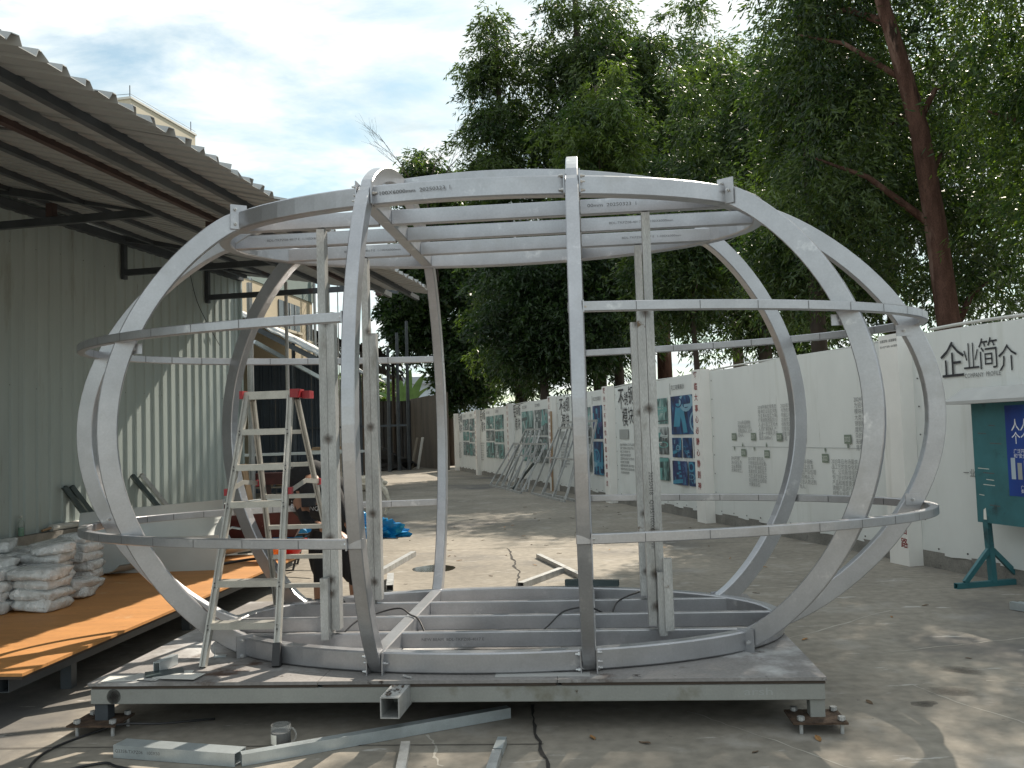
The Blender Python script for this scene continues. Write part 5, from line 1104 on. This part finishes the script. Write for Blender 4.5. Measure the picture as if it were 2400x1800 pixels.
for fa, ft, ra_, rt in ((FL, TL, BL, TL2), (FR, TR, BRr, TR2)):
    p = fa+(ft-fa)*u+Vector((0.03 if fa is FR else -0.03, 0, 0)); q = ra_+(rt-ra_)*(u+0.02)+Vector((0.03 if fa is FR else -0.03, 0, 0)); m_ = (p+q)/2+Vector((0.0, 0, 0.035))
    s1 = part('spreader', MB().beam(p, m_, 0.006, 0.03).beam(m_, q, 0.006, 0.03), 'aluminium', ld)
    for e in (p, q): part('spreader_cap', MB().box(e, (0.022, 0.05, 0.042)), 'red_plastic', s1)

# ------------------------------------------------------------------ worker bent over behind the frame, grinding a door post
def person():
    hip = Vector((-1.50, 7.50, 0.86))
    J = {}
    def add(n, p, r, par=None): J[n] = (Vector(p), r, par)
    add('pelvis', hip, 0.150); add('waist', (-1.545, 7.45, 1.00), 0.140, 'pelvis'); add('chest', (-1.60, 7.31, 1.17), 0.165, 'waist'); add('upper', (-1.60, 7.15, 1.265), 0.150, 'chest')
    add('neck', (-1.585, 7.03, 1.255), 0.062, 'upper'); add('skull0', (-1.565, 6.93, 1.205), 0.085, 'neck'); add('skull', (-1.545, 6.86, 1.13), 0.088, 'skull0'); add('chin', (-1.525, 6.835, 1.05), 0.055, 'skull')
    for s, nm in ((-1, 'l'), (1, 'r')):
        d = Vector((0.105*s, 0.02*s, 0))
        add('hipj'+nm, hip+d+Vector((0,0,-0.05)), 0.105, 'pelvis'); add('thigh'+nm, hip+d*1.15+Vector((0.01, -0.02, -0.25)), 0.095, 'hipj'+nm); add('knee'+nm, hip+d*1.3+Vector((0.02, -0.05, -0.42)), 0.066, 'thigh'+nm)
        add('calf'+nm, hip+d*1.35+Vector((0.01, 0.0, -0.58)), 0.060, 'knee'+nm); add('ankle'+nm, hip+d*1.4+Vector((0.0, 0.02, -0.78)), 0.040, 'calf'+nm); add('toe'+nm, hip+d*1.6+Vector((0.02, -0.15, -0.825)), 0.036, 'ankle'+nm)
    add('shr', (-1.46, 7.10, 1.20), 0.075, 'upper'); add('elr', (-1.32, 6.93, 0.98), 0.046, 'shr'); add('wrr', (-1.20, 6.70, 0.82), 0.031, 'elr'); add('palmr', (-1.17, 6.63, 0.77), 0.034, 'wrr')
    add('shl', (-1.74, 7.12, 1.20), 0.075, 'upper'); add('ell', (-1.60, 6.86, 0.93), 0.046, 'shl'); add('wrl', (-1.34, 6.68, 0.86), 0.031, 'ell'); add('palml', (-1.26, 6.62, 0.83), 0.034, 'wrl')
    for a, base, dirv in (('r', Vector((-1.17, 6.63, 0.77)), Vector((0.3, -0.5, -0.8))), ('l', Vector((-1.26, 6.62, 0.83)), Vector((0.6, -0.4, -0.5)))):
        dirv = dirv.normalized(); sv = dirv.cross(Vector((0, 0, 1))).normalized(); cu = sv.cross(dirv)
        for k in range(4):
            o = base+sv*(k-1.5)*0.019+dirv*0.025; L = (0.034, 0.040, 0.037, 0.030)[k]
            add('f%s%d0' % (a, k), o, 0.010, 'palm'+a); add('f%s%d1' % (a, k), o+dirv*L*0.9, 0.009, 'f%s%d0' % (a, k)); add('f%s%d2' % (a, k), o+dirv*L*1.2+cu*L*0.8*-1, 0.0075, 'f%s%d1' % (a, k))
        o = base+sv*0.034; add('t%s0' % a, o, 0.011, 'palm'+a); add('t%s1' % a, o+dirv*0.03+sv*0.012, 0.009, 't%s0' % a)
    names = list(J); idx = {n: i for i, n in enumerate(names)}
    root = thing('person', 'worker in black T-shirt, shorts and cap bending over to grind a door post', 'person', (-1.5, 7.45, 0))
    o3 = Vector((-1.5, 7.45, 0))
    me = bpy.data.meshes.new('body'); me.from_pydata([J[n][0]-o3 for n in names], [(idx[n], idx[J[n][2]]) for n in names if J[n][2]], [])
    tmp = bpy.data.objects.new('body_src', me); COL.objects.link(tmp)
    sk = tmp.modifiers.new('s', 'SKIN'); sk.use_smooth_shade = True; sub = tmp.modifiers.new('u', 'SUBSURF'); sub.levels = 1; sub.render_levels = 1
    for i, n in enumerate(names):
        r = J[n][1]; me.skin_vertices[0].data[i].radius = (r, r*(0.82 if n in ('chest', 'upper', 'waist') else 1)); me.skin_vertices[0].data[i].use_root = (n == 'pelvis')
    dg = bpy.context.evaluated_depsgraph_get(); bm_ = bpy.data.meshes.new_from_object(tmp.evaluated_get(dg)); bpy.data.objects.remove(tmp)
    bm_.materials.clear()
    for m in ('skin', 'black_cloth'): bm_.materials.append(MATS[m])
    cloth = {'pelvis', 'waist', 'chest', 'upper', 'hipjl', 'hipjr', 'thighl', 'thighr', 'kneel', 'kneer', 'shr', 'shl', 'elr', 'ell', 'toel', 'toer', 'anklel', 'ankler'}
    pts = np.array([J[n][0]-o3 for n in names]); rr = np.array([J[n][1] for n in names])
    for p in bm_.polygons:
        c = np.array(p.center); d = np.linalg.norm(pts-c, axis=1)-rr; p.material_index = 1 if names[int(d.argmin())] in cloth else 0; p.use_smooth = True
    b = raw('body', bm_, root); b.name = 'body'
    # loose T-shirt back, cap, hair
    def shell(name, c, rad, m, rot, cut=None, n=18, k=9):
        V = []; q = Matrix.Rotation(rot[1], 3, 'Z')@Matrix.Rotation(rot[0], 3, 'X')
        for j in range(k+1):
            a = -PI/2+PI*j/k
            for i in range(n):
                t = 2*PI*i/n; f = 1+0.04*math.sin(4*t+3*a)+0.03*math.sin(7*t-2*a)
                v = Vector((rad[0]*math.cos(a)*math.cos(t)*f, rad[1]*math.cos(a)*math.sin(t)*f, rad[2]*math.sin(a))); V.append(Vector(c)+q@v)
        return part(name, MB().add(V, [(j*n+i, j*n+(i+1) % n, (j+1)*n+(i+1) % n, (j+1)*n+i) for j in range(k) for i in range(n)]), m, root, smooth=True)
    sh = shell('t_shirt', (-1.605, 7.23, 1.13), (0.245, 0.19, 0.31), 'black_cloth', (R(44), R(-6)))
    for s in (-1, 1): shell('shorts_leg', hip+Vector((0.115*s, 0.01, -0.24)), (0.118, 0.125, 0.27), 'black_cloth', (0.06, 0))
    cap = shell('cap', (-1.55, 6.885, 1.15), (0.098, 0.10, 0.095), 'black_cloth', (R(60), 0))
    part('peak', MB().add([(-1.62, 6.80, 1.13), (-1.48, 6.80, 1.13), (-1.50, 6.73, 1.06), (-1.60, 6.73, 1.06), (-1.62, 6.80, 1.12), (-1.48, 6.80, 1.12), (-1.50, 6.73, 1.05), (-1.60, 6.73, 1.05)], [(0,1,2,3), (7,6,5,4), (0,3,7,4), (1,0,4,5), (2,1,5,6), (3,2,6,7)]), 'black_cloth', cap)
    part('ear', MB().lathe([(0, -0.02), (0.016, -0.01), (0.018, 0.01), (0, 0.03)], (-1.455, 6.89, 1.11), 8), 'skin', cap)
    text('shirt_print', 'KEEP MAKE\nBUILDING', 0.05, 'print_white', sh, (-1.76, 7.055, 1.07), (1, -0.12, -0.12), (0.05, 0.3, 0.95))
person()
gr = thing('angle_grinder', 'black angle grinder held against the rear left door post', 'angle grinder', (-1.13, 6.52, 0.68))
part('body', MB().cyl((-1.22, 6.66, 0.82), (-1.13, 6.50, 0.68), 0.036, 0.032, n=12), 'black_rubber', gr, smooth=True); part('gear_head', MB().lathe([(0, -0.03), (0.03, -0.03), (0.036, 0), (0.03, 0.03), (0, 0.03)], (-1.12, 6.485, 0.665), 12), 'dark_steel', gr)
part('guard', MB().lathe([(0.01, -0.032), (0.062, -0.032), (0.064, -0.05)], (-1.115, 6.475, 0.665), 16), 'dark_profile', gr); part('disc', MB().cyl((-1.115, 6.475, 0.628), (-1.115, 6.475, 0.632), 0.057, n=18), 'rust', gr)

# ------------------------------------------------------------------ tubes, mug, cables and leaves on the concrete
def gtube(a, b, w, h, m, label, hollow=True, z=0.0, up=(0, 0, 1)):
    a = Vector((a[0], a[1], z+h/2+0.002)); b = Vector((b[0], b[1], z+h/2+0.002)); mb = MB().hollow(a, b, w, h, 0.004, up) if hollow else MB().beam(a, b, w, h, ch=0.004)
    return tag(part('steel_tube', mb, m), label, 'steel tube', 'loose tubes on the concrete')
t1 = gtube((-2.03, 4.60), (-1.37, 4.42), 0.100, 0.062, 'galv_clean', 'short thick galvanised tube lying at the bottom left with printed stencil')
d1 = (Vector((-1.37, 4.42, 0))-Vector((-2.03, 4.60, 0))).normalized(); n1_ = Vector((d1.y, -d1.x, 0))
text('stencil', 'Q235B-TXPZ06   100X50', 0.022, 'ink', t1, Vector((-2.02, 4.598, 0.030))+n1_*0.0508, d1, (0, 0, 1), sx=1.1)
gtube((-1.36, 4.40), (-0.075, 5.00), 0.055, 0.055, 'galv_clean', 'longest galvanised tube running from the bottom edge towards the tow tube')
gtube((-0.585, 4.54), (-0.555, 4.02), 0.045, 0.040, 'galvanised', 'pale stub tube pointing at the camera, left one of two')
gtube((-0.105, 4.56), (-0.125, 4.40), 0.045, 0.040, 'galv_clean', 'far half of the notched tube at the bottom beside the crack'); gtube((-0.128, 4.385), (-0.16, 4.05), 0.045, 0.040, 'galvanised', 'near half of the notched tube at the bottom beside the crack')
gtube((-1.62, 9.7), (-1.35, 11.75), 0.07, 0.06, 'galvanised', 'pale tube lying behind the frame left of the puddle'); gtube((-1.30, 9.15), (-1.40, 9.95), 0.07, 0.06, 'galvanised', 'short pale tube behind the left door posts')
gtube((0.26, 11.2), (0.70, 9.35), 0.06, 0.05, 'galvanised', 'long pale tube slanting towards the right rib behind the frame'); gtube((0.02, 9.05), (0.48, 9.95), 0.07, 0.06, 'galvanised', 'shorter pale tube crossing the slanting one behind the frame')
gtube((-1.75, 8.6), (-1.95, 8.0), 0.06, 0.05, 'galvanised', 'pale tube end beside the feet of the worker')
mg = thing('glass_mug', 'dark filled glass mug with a paper label standing in front of the platform', 'mug', (-1.235, 4.66, 0))
mc = (-1.235, 4.66, 0.001)
part('contents', MB().lathe([(0, 0.004), (0.0485, 0.004), (0.0485, 0.070), (0, 0.070)], mc, 18), 'black_rubber', mg, smooth=False)
part('glass', MB().lathe([(0, 0.0), (0.050, 0.0), (0.051, 0.105), (0.047, 0.105), (0.0468, 0.07)], mc, 20), 'clear_plastic', mg, smooth=True)
part('label', MB().strip([(mc[0]+0.0515*math.sin(a), mc[1]-0.0515*math.cos(a), 0.018) for a in np.linspace(-1.05, -0.20, 9)], [(mc[0]+0.0515*math.sin(a), mc[1]-0.0515*math.cos(a), 0.066) for a in np.linspace(-1.05, -0.20, 9)]), 'label_paper', mg)
part('handle', MB().tube([(mc[0]+0.050+0.030*math.sin(a), mc[1]-0.01, 0.055+0.036*math.cos(a)) for a in np.linspace(0.05, PI-0.05, 9)], 0.005, 6), 'clear_plastic', mg, smooth=True)
cable([(-1.72, 5.1, 0.012), (-1.95, 4.92, 0.05), (-2.12, 4.86, 0.072), (-2.3, 4.95, 0.012), (-2.42, 4.70, 0.010), (-2.40, 4.45, 0.010), (-2.28, 4.30, 0.010), (-2.05, 4.28, 0.010)], 0.0065, 'black cable running from under the platform to the bottom left corner')
cable([(-2.3, 4.22, 0.010), (-2.2, 4.37, 0.010), (-2.05, 4.46, 0.010), (-1.95, 4.40, 0.010), (-1.72, 4.30, 0.010)], 0.0065, 'second black cable ending at the short thick tube')
lf_mb = MB()
V = []; 
for i in range(9):
    t = i/8; w = 0.013*math.sin(PI*t)**0.8; z = 0.003+0.002*math.sin(PI*t*2); V += [(-0.036+0.072*t, -w, z+0.004), (-0.036+0.072*t, 0, z), (-0.036+0.072*t, w, z+0.003)]
lf_mb.add(V, [(3*i+q, 3*i+3+q, 3*i+4+q, 3*i+1+q) for i in range(8) for q in (0, 1)])
lsrc = [part('fallen_leaf', lf_mb, 'leaf_dry', org=(0,0,0)), part('fallen_leaf', lf_mb, 'leaf_brown', org=(0,0,0))]
spots = [(0.35, 4.62), (0.60, 4.52), (1.92, 5.05), (2.05, 6.55), (1.75, 5.55), (0.4, 12.4), (0.9, 11.5), (1.3, 12.6), (-0.5, 13.2), (0.1, 13.6), (2.2, 8.4), (2.6, 8.1), (2.95, 7.2), (2.4, 9.6), (1.6, 10.4), (3.2, 8.8), (-0.3, 9.9), (-1.0, 12.9), (0.2, 10.6), (1.1, 4.35), (2.9, 5.9), (1.45, 4.5), (-0.8, 11.6), (0.9, 13.8), (1.9, 11.8), (3.4, 7.6), (-1.6, 13.5), (-0.2, 15.0), (1.4, 14.6), (0.6, 16.2), (2.2, 13.1)]
for k in range(46): spots.append((random.uniform(-1.5, 3.2), random.uniform(9.5, 19)))
for k, (x, y) in enumerate(spots):
    q = k % 3 != 0
    o = lsrc[1 if q else 0]
    if k > 1: o = o.copy(); COL.objects.link(o)
    elif k == 1: o = lsrc[1]
    o.location = (x, y, 0.0); o.rotation_euler = (random.uniform(-.15, .15), random.uniform(-.1, .1), random.uniform(0, 6.28)); s_ = random.uniform(0.6, 1.25) if k > 5 else 1.0; o.scale = (s_, s_, s_)
    tag(o, 'dark curled leaf fallen on the grey concrete' if q else 'pale orange dry leaf fallen on the grey concrete', 'leaf', 'dark fallen leaves' if q else 'orange fallen leaves')

# ------------------------------------------------------------------ trees behind the fence
def leaf_mesh(clumps, n_per, length, width, droop, seed):
    """many leaf sized rhombs gathered in hanging sprays; clumps = array of (x,y,z,r)"""
    r = np.random.default_rng(seed); C = np.asarray(clumps, float); k = len(C)
    # each clump holds a handful of drooping twigs, leaves sit along them
    nt = max(4, n_per//9); tw = r.normal(size=(k, nt, 3)); tw /= np.linalg.norm(tw, axis=2, keepdims=True)
    st = C[:, None, :3]+tw*C[:, None, 3:4]*r.uniform(0.10, 0.80, (k, nt, 1)); out = tw*np.array([1, 1, 0.35])+np.array([0, 0, -droop]); out /= np.linalg.norm(out, axis=2, keepdims=True)
    m = n_per//nt; u = r.uniform(0, 1, (k, nt, m, 1)); L = C[:, None, None, 3:4]*r.uniform(0.5, 0.9, (k, nt, 1, 1))
    P = st[:, :, None]+out[:, :, None]*u*L+np.array([0, 0, -1])*(u**2)*L*0.45*droop+r.normal(0, 0.05, (k, nt, m, 3))*C[:, None, None, 3:4]
    D = out[:, :, None]+r.normal(0, 0.55, (k, nt, m, 3))+np.array([0, 0, -0.35*droop]); D /= np.linalg.norm(D, axis=3, keepdims=True)
    P = P.reshape(-1, 3); D = D.reshape(-1, 3); n = len(P)
    S = np.cross(D, r.normal(size=(n, 3))); S /= np.linalg.norm(S, axis=1, keepdims=True)
    Ls = length*r.uniform(0.6, 1.25, (n, 1)); Ws = width*r.uniform(0.7, 1.2, (n, 1)); N_ = np.cross(D, S)
    V = np.empty((n, 4, 3), np.float32); V[:, 0] = P; V[:, 1] = P+D*Ls*0.42+S*Ws/2+N_*Ws*0.15; V[:, 2] = P+D*Ls; V[:, 3] = P+D*Ls*0.42-S*Ws/2+N_*Ws*0.15
    tc_ = np.repeat(np.clip(r.normal(0.40, 0.30, (k, 1)), 0, 1), nt*m, 1).reshape(-1); tint = np.clip(tc_+r.normal(0, 0.16, n), 0, 1)
    return V.reshape(-1, 3), np.repeat(tint, 4).astype(np.float32), n
def crown_object(name, parent, V, tint, n, m):
    me = bpy.data.meshes.new(name); o3 = np.array(ORG[parent.name]); V = (V-o3).astype(np.float32)
    me.vertices.add(4*n); me.vertices.foreach_set('co', V.ravel()); me.loops.add(4*n); me.loops.foreach_set('vertex_index', np.arange(4*n, dtype=np.int32))
    me.polygons.add(n); me.polygons.foreach_set('loop_start', np.arange(0, 4*n, 4, dtype=np.int32))
    at = me.attributes.new('tint', 'FLOAT', 'POINT'); at.data.foreach_set('value', tint)
    me.materials.append(MATS[m]); me.update(calc_edges=True)
    o = raw(name, me, parent); o['kind'] = 'stuff'; return o
NLEAF = [0]
def tree(label, trunk, rad, ells, n_clump, n_per, leaf, width, m, bark, seed, droop=0.5, csize=(0.38, 0.85), group='trees behind the banner fence', name='tree', keep=None):
    r = np.random.default_rng(seed); base = Vector(trunk[0]); t = thing(name, label, 'tree', base, group)
    k = len(trunk); tr_ = part('trunk', MB().tube(trunk, [rad*(1-0.65*i/(k-1)) for i in range(k)], 9), bark, t, smooth=True)
    cl = []; vol = np.array([e[3]*e[4]*e[5] for e in ells])**(2/3); share = vol/vol.sum()
    for e, s_ in zip(ells, share):
        q = int(n_clump*s_)+1; d = r.normal(size=(q, 3)); d /= np.linalg.norm(d, axis=1, keepdims=True); rr = r.uniform(0.25, 1.0, (q, 1))**0.55
        lump = 1+0.22*np.sin(d[:, :1]*5+seed)+0.18*np.sin(d[:, 2:3]*7+seed*2)
        cl.append(np.hstack([np.array(e[:3])+d*rr*lump*np.array(e[3:6]), r.uniform(csize[0], csize[1], (q, 1))]))
    cl = np.vstack(cl)
    if keep is not None: cl = cl[keep(cl)]
    # limbs from the trunk to some of the sprays
    P = [Vector(p) for p in trunk]; lim = 0
    for c in cl[r.permutation(len(cl))[:26]]:
        c = Vector(c[:3]); zt_ = c.z-0.35*abs(c.x-base.x)-0.6; s0 = None
        for i in range(k-1):
            if P[i].z <= zt_ <= P[i+1].z: s0 = P[i].lerp(P[i+1], (zt_-P[i].z)/max(1e-6, P[i+1].z-P[i].z))
        if s0 is None: continue
        mid = s0.lerp(c, 0.55)+Vector((0, 0, 0.18)); rb = 0.035+0.02*r.random()
        part('limb', MB().tube([s0, mid, c], [rb*1.3, rb*0.8, rb*0.3], 6), bark, t, smooth=True); lim += 1
        if lim > 13: break
    V, tint, n = leaf_mesh(cl, n_per, leaf, width, droop, seed+50); NLEAF[0] += n
    crown_object('crown', t, V, tint, n, m); return t
def front_clear(cl): return ~((cl[:, 1] < 13.3) & (np.abs(cl[:, 0]-(6.45-0.14*(cl[:, 2]-2.5))) < 0.55))
tree('tall tree with a bare leaning red brown trunk at the right', [(6.5, 13, 0), (6.42, 13, 2.5), (6.28, 13, 4.4), (6.13, 13, 5.8), (5.92, 13, 6.8), (5.70, 13, 7.7), (5.45, 13.1, 9.2), (5.3, 13.2, 11)], 0.185, [(6.6, 14.3, 8.2, 1.7, 1.2, 3.2), (5.6, 14.2, 9.6, 1.6, 1.4, 2.6), (5.3, 14.0, 5.6, 1.0, 0.8, 1.6), (7.2, 14.2, 4.6, 1.1, 0.9, 1.9)], 271, 199, 0.136, 0.032, 'leaf_gum', 'bark', 1, keep=front_clear)
tree('tree at the right edge with bright drooping sprays beside the leaning trunk', [(7.9, 11.8, 0), (7.85, 11.8, 4), (7.8, 11.8, 8), (7.8, 11.8, 11)], 0.16, [(7.55, 11.9, 7.2, 1.25, 1.3, 3.2), (8.2, 11.6, 5.0, 1.3, 1.2, 2.2)], 247, 199, 0.128, 0.032, 'leaf_bright', 'bark', 2)
tree('dark slim trunked tree left of the leaning trunk', [(5.55, 16, 0), (5.52, 16, 4), (5.5, 16, 7.5), (5.5, 16.1, 11)], 0.17, [(5.75, 16.2, 7.6, 1.15, 1.3, 3.0), (5.7, 16.6, 4.7, 1.2, 1.1, 1.2)], 247, 199, 0.144, 0.035, 'leaf_gum', 'bark_dark', 3)
tree('leafy tree behind the right ribs with sky gaps under its crown', [(7.4, 26, 0), (7.4, 26, 4), (7.2, 26, 8), (7.1, 26, 11)], 0.24, [(6.6, 26, 9.5, 2.0, 1.7, 2.9), (6.3, 26.5, 5.9, 1.7, 1.3, 2.0), (8.2, 26.4, 5.4, 1.4, 1.2, 2.0)], 345, 199, 0.200, 0.048, 'leaf_gum', 'bark_dark', 4, csize=(0.4, 0.9))
tree('tree with a reddish trunk showing above the fence between the right door posts', [(5.66, 33, 0), (5.66, 33, 6), (5.5, 33, 11), (5.4, 33.1, 15)], 0.32, [(5.4, 33.3, 13.1, 2.4, 2.0, 4.8), (5.25, 33.7, 7.5, 2.1, 1.4, 2.5)], 362, 199, 0.248, 0.061, 'leaf_gum', 'bark', 5, csize=(0.45, 1.0))
tree('bright green rounded tree standing in front of the darker crowns', [(3.7, 30, 0), (3.55, 30, 5), (3.3, 30, 10), (3.2, 30, 13.3)], 0.2, [(3.25, 30, 10.2, 1.6, 1.7, 3.8), (3.7, 30.2, 6.2, 1.8, 1.4, 2.1)], 296, 199, 0.216, 0.051, 'leaf_bright', 'bark_dark', 6, csize=(0.4, 0.9))
tree('very tall tree behind the bright rounded one', [(3.5, 35, 0), (3.37, 35, 8), (3.1, 35, 15), (3.0, 35, 20)], 0.3, [(2.6, 35.2, 14.6, 2.0, 2.0, 5.6), (4.3, 35.6, 15.4, 1.7, 1.7, 4.8), (3.2, 35.5, 7.8, 2.4, 2.0, 3.3)], 394, 192, 0.248, 0.061, 'leaf_gum', 'bark_dark', 7, csize=(0.45, 1.0))
tree('tall pointed tree forming the left edge of the tree row', [(0.4, 34, 0), (0.25, 34, 5), (-0.1, 34, 11), (-0.2, 34, 17)], 0.25, [(-0.35, 34, 13.2, 1.35, 1.6, 4.6), (0.4, 34.2, 9.4, 1.7, 1.7, 4.0), (0.3, 33.8, 5.4, 2.1, 1.7, 2.9)], 379, 192, 0.240, 0.058, 'leaf_gum', 'bark_dark', 8)
tree('small rounded tree left of the tall pointed one', [(-3.2, 46, 0), (-3.4, 46.2, 8), (-3.5, 46.4, 15)], 0.22, [(-4.0, 46.5, 13.4, 1.7, 1.6, 3.6), (-2.4, 46.5, 11.6, 1.2, 1.4, 3.4)], 247, 192, 0.304, 0.079, 'leaf_gum', 'bark_dark', 9, csize=(0.45, 0.9))
tree('dense broad leaved tree hanging over the far end of the fence', [(-3.5, 45.5, 0), (-3.6, 45.5, 4), (-4.1, 45.5, 8)], 0.25, [(-4.3, 45.2, 8.3, 2.0, 1.8, 2.2), (-2.4, 45.0, 5.0, 1.4, 1.3, 1.9), (-5.3, 45.0, 8.2, 0.9, 1.0, 1.5)], 345, 192, 0.272, 0.116, 'leaf_broad', 'bark_dark', 10, droop=0.4, csize=(0.45, 0.95))
tree('dark lower tree behind the middle of the banner fence', [(1.0, 29.2, 0), (1.05, 29.2, 3), (1.1, 29.2, 7)], 0.20, [(0.7, 29.3, 5.6, 1.6, 1.4, 2.4), (2.2, 29, 5.4, 1.5, 1.3, 2.4)], 279, 192, 0.208, 0.063, 'leaf_broad', 'bark_dark', 11, droop=0.5)
tree('young bushy tree filling the gap over the stainless steel banner', [(4.3, 20.5, 0), (4.25, 20.5, 3), (4.1, 20.5, 6)], 0.10, [(3.9, 20.6, 5.4, 1.0, 1.0, 1.5), (4.9, 20.9, 6.0, 1.0, 1.0, 1.5)], 156, 192, 0.160, 0.039, 'leaf_gum', 'bark_dark', 12)
tree('dark tree behind the second and third trunks from the right', [(8.6, 20, 0), (8.6, 20, 5), (8.5, 20, 10)], 0.18, [(8.3, 20, 7.4, 1.6, 1.5, 3.2), (9.6, 18, 6.6, 1.7, 1.4, 3.4), (7.4, 20, 4.6, 1.2, 1.2, 1.6)], 296, 199, 0.168, 0.042, 'leaf_gum', 'bark_dark', 13)
tree('added unseen tree beyond the notice board that shades the right of the yard', [(8.6, 9.6, 0), (8.5, 9.6, 4), (8.4, 9.6, 10)], 0.16, [(8.3, 9.8, 7.4, 1.5, 1.5, 3.0)], 196, 192, 0.128, 0.032, 'leaf_gum', 'bark', 14)  # unseen tree, added past the right edge to throw shade on the ground
tree('tall far tree filling the top of the canopy left of the leaning trunk', [(11.5, 45, 0), (11.4, 45, 8), (11.2, 45, 16), (11.1, 45, 21)], 0.32, [(10.6, 45, 16.5, 3.0, 2.2, 6.5), (13.6, 45.5, 15.5, 2.6, 2.2, 6.0), (8.4, 46, 14.5, 2.2, 2.0, 6.0)], 460, 150, 0.34, 0.072, 'leaf_gum', 'bark_dark', 15, csize=(0.6, 1.3))
# bare twiggy tree left of the row
bt_ = thing('bare_tree', 'thin leafless tree showing its twigs against the sky', 'tree', (-3.6, 44, 0))
mb = MB(); r_ = random.Random(5)
def twig(p, d, L, rad, depth):
    q = p+d*L; mb.tube([p, p.lerp(q, 0.5)+Vector((r_.uniform(-1, 1), r_.uniform(-1, 1), 0))*L*0.05, q], [rad, rad*0.8, rad*0.6], 5, caps=False)
    if depth > 0:
        for k in range(3 if depth > 1 else 4):
            nd = (d+Vector((r_.uniform(-.75, .75), r_.uniform(-.5, .5), r_.uniform(-.1, .4)))).normalized(); twig(p.lerp(q, r_.uniform(0.45, 1.0)), nd, L*r_.uniform(0.5, 0.72), rad*0.55, depth-1)
twig(Vector((-3.5, 44, 9.5)), Vector((-0.12, 0, 1)).normalized(), 4.2, 0.05, 4)
mb.tube([(-3.6, 44, 0), (-3.55, 44, 5), (-3.5, 44, 9.5)], [0.13, 0.10, 0.05], 7)
part('branches', mb, 'bark_dark', bt_)
# greenery beyond the far fences
def bush(label, x, y, z, rx, rz_, seed, m='leaf_far', cat='bush'):
    r = np.random.default_rng(seed); t = thing('bush', label, cat, (x, y, 0), 'greenery beyond the far fences')
    d = r.normal(size=(60, 3)); d /= np.linalg.norm(d, axis=1, keepdims=True)
    cl = np.hstack([np.array([x, y, z])+d*r.uniform(0.4, 1, (60, 1))*np.array([rx, rx*0.7, rz_]), r.uniform(0.4, 0.9, (60, 1))])
    V, tint, n = leaf_mesh(cl, 70, 0.5, 0.2, 0.3, seed); crown_object('foliage', t, V, tint, n, m); part('stem', MB().cyl((x, y, 0), (x, y, z), 0.09, n=6), 'bark_dark', t)
bush('pale green bush beyond the black fence, left one', -13.0, 62, 4.2, 1.6, 1.9, 31); bush('pale green bush beyond the black fence, right one', -10.2, 64, 4.6, 1.9, 1.6, 32); bush('low green bush in front of the far warehouse by the brown wall', -8.2, 60, 3.4, 1.3, 1.2, 33)
ban = thing('banana_plant', 'banana plant with broad upright leaves behind the brown wall', 'plant', (-6.3, 53, 0))
for k, (dx_, h, lean, w) in enumerate(((-0.5, 6.0, -0.5, 0.45), (0.1, 5.6, 0.25, 0.5), (0.8, 5.5, 0.8, 0.5), (-1.2, 4.9, -1.8, 0.4), (0.4, 4.8, 1.3, 0.4))):
    A = []; B = []
    for i in range(9):
        t = i/8; z = 3.0+(h-3.0)*(t-0.25*abs(lean)*t*t*0.5); x = -6.3+dx_*0.4+lean*t*t; ww = w*math.sin(PI*min(1, t*0.93+0.04))**0.7
        A.append((x-ww/2, 53+0.05*k, z)); B.append((x+ww/2, 53.1+0.05*k, z))
    part('leaf', MB().strip(A, B), 'leaf_far_plain', ban)
part('stem', MB().cyl((-6.3, 53, 0), (-6.3, 53, 3.2), 0.14, 0.1, n=8), 'leaf_far_plain', ban)
print('leaves', NLEAF[0], 'meshes', len(bpy.data.meshes))
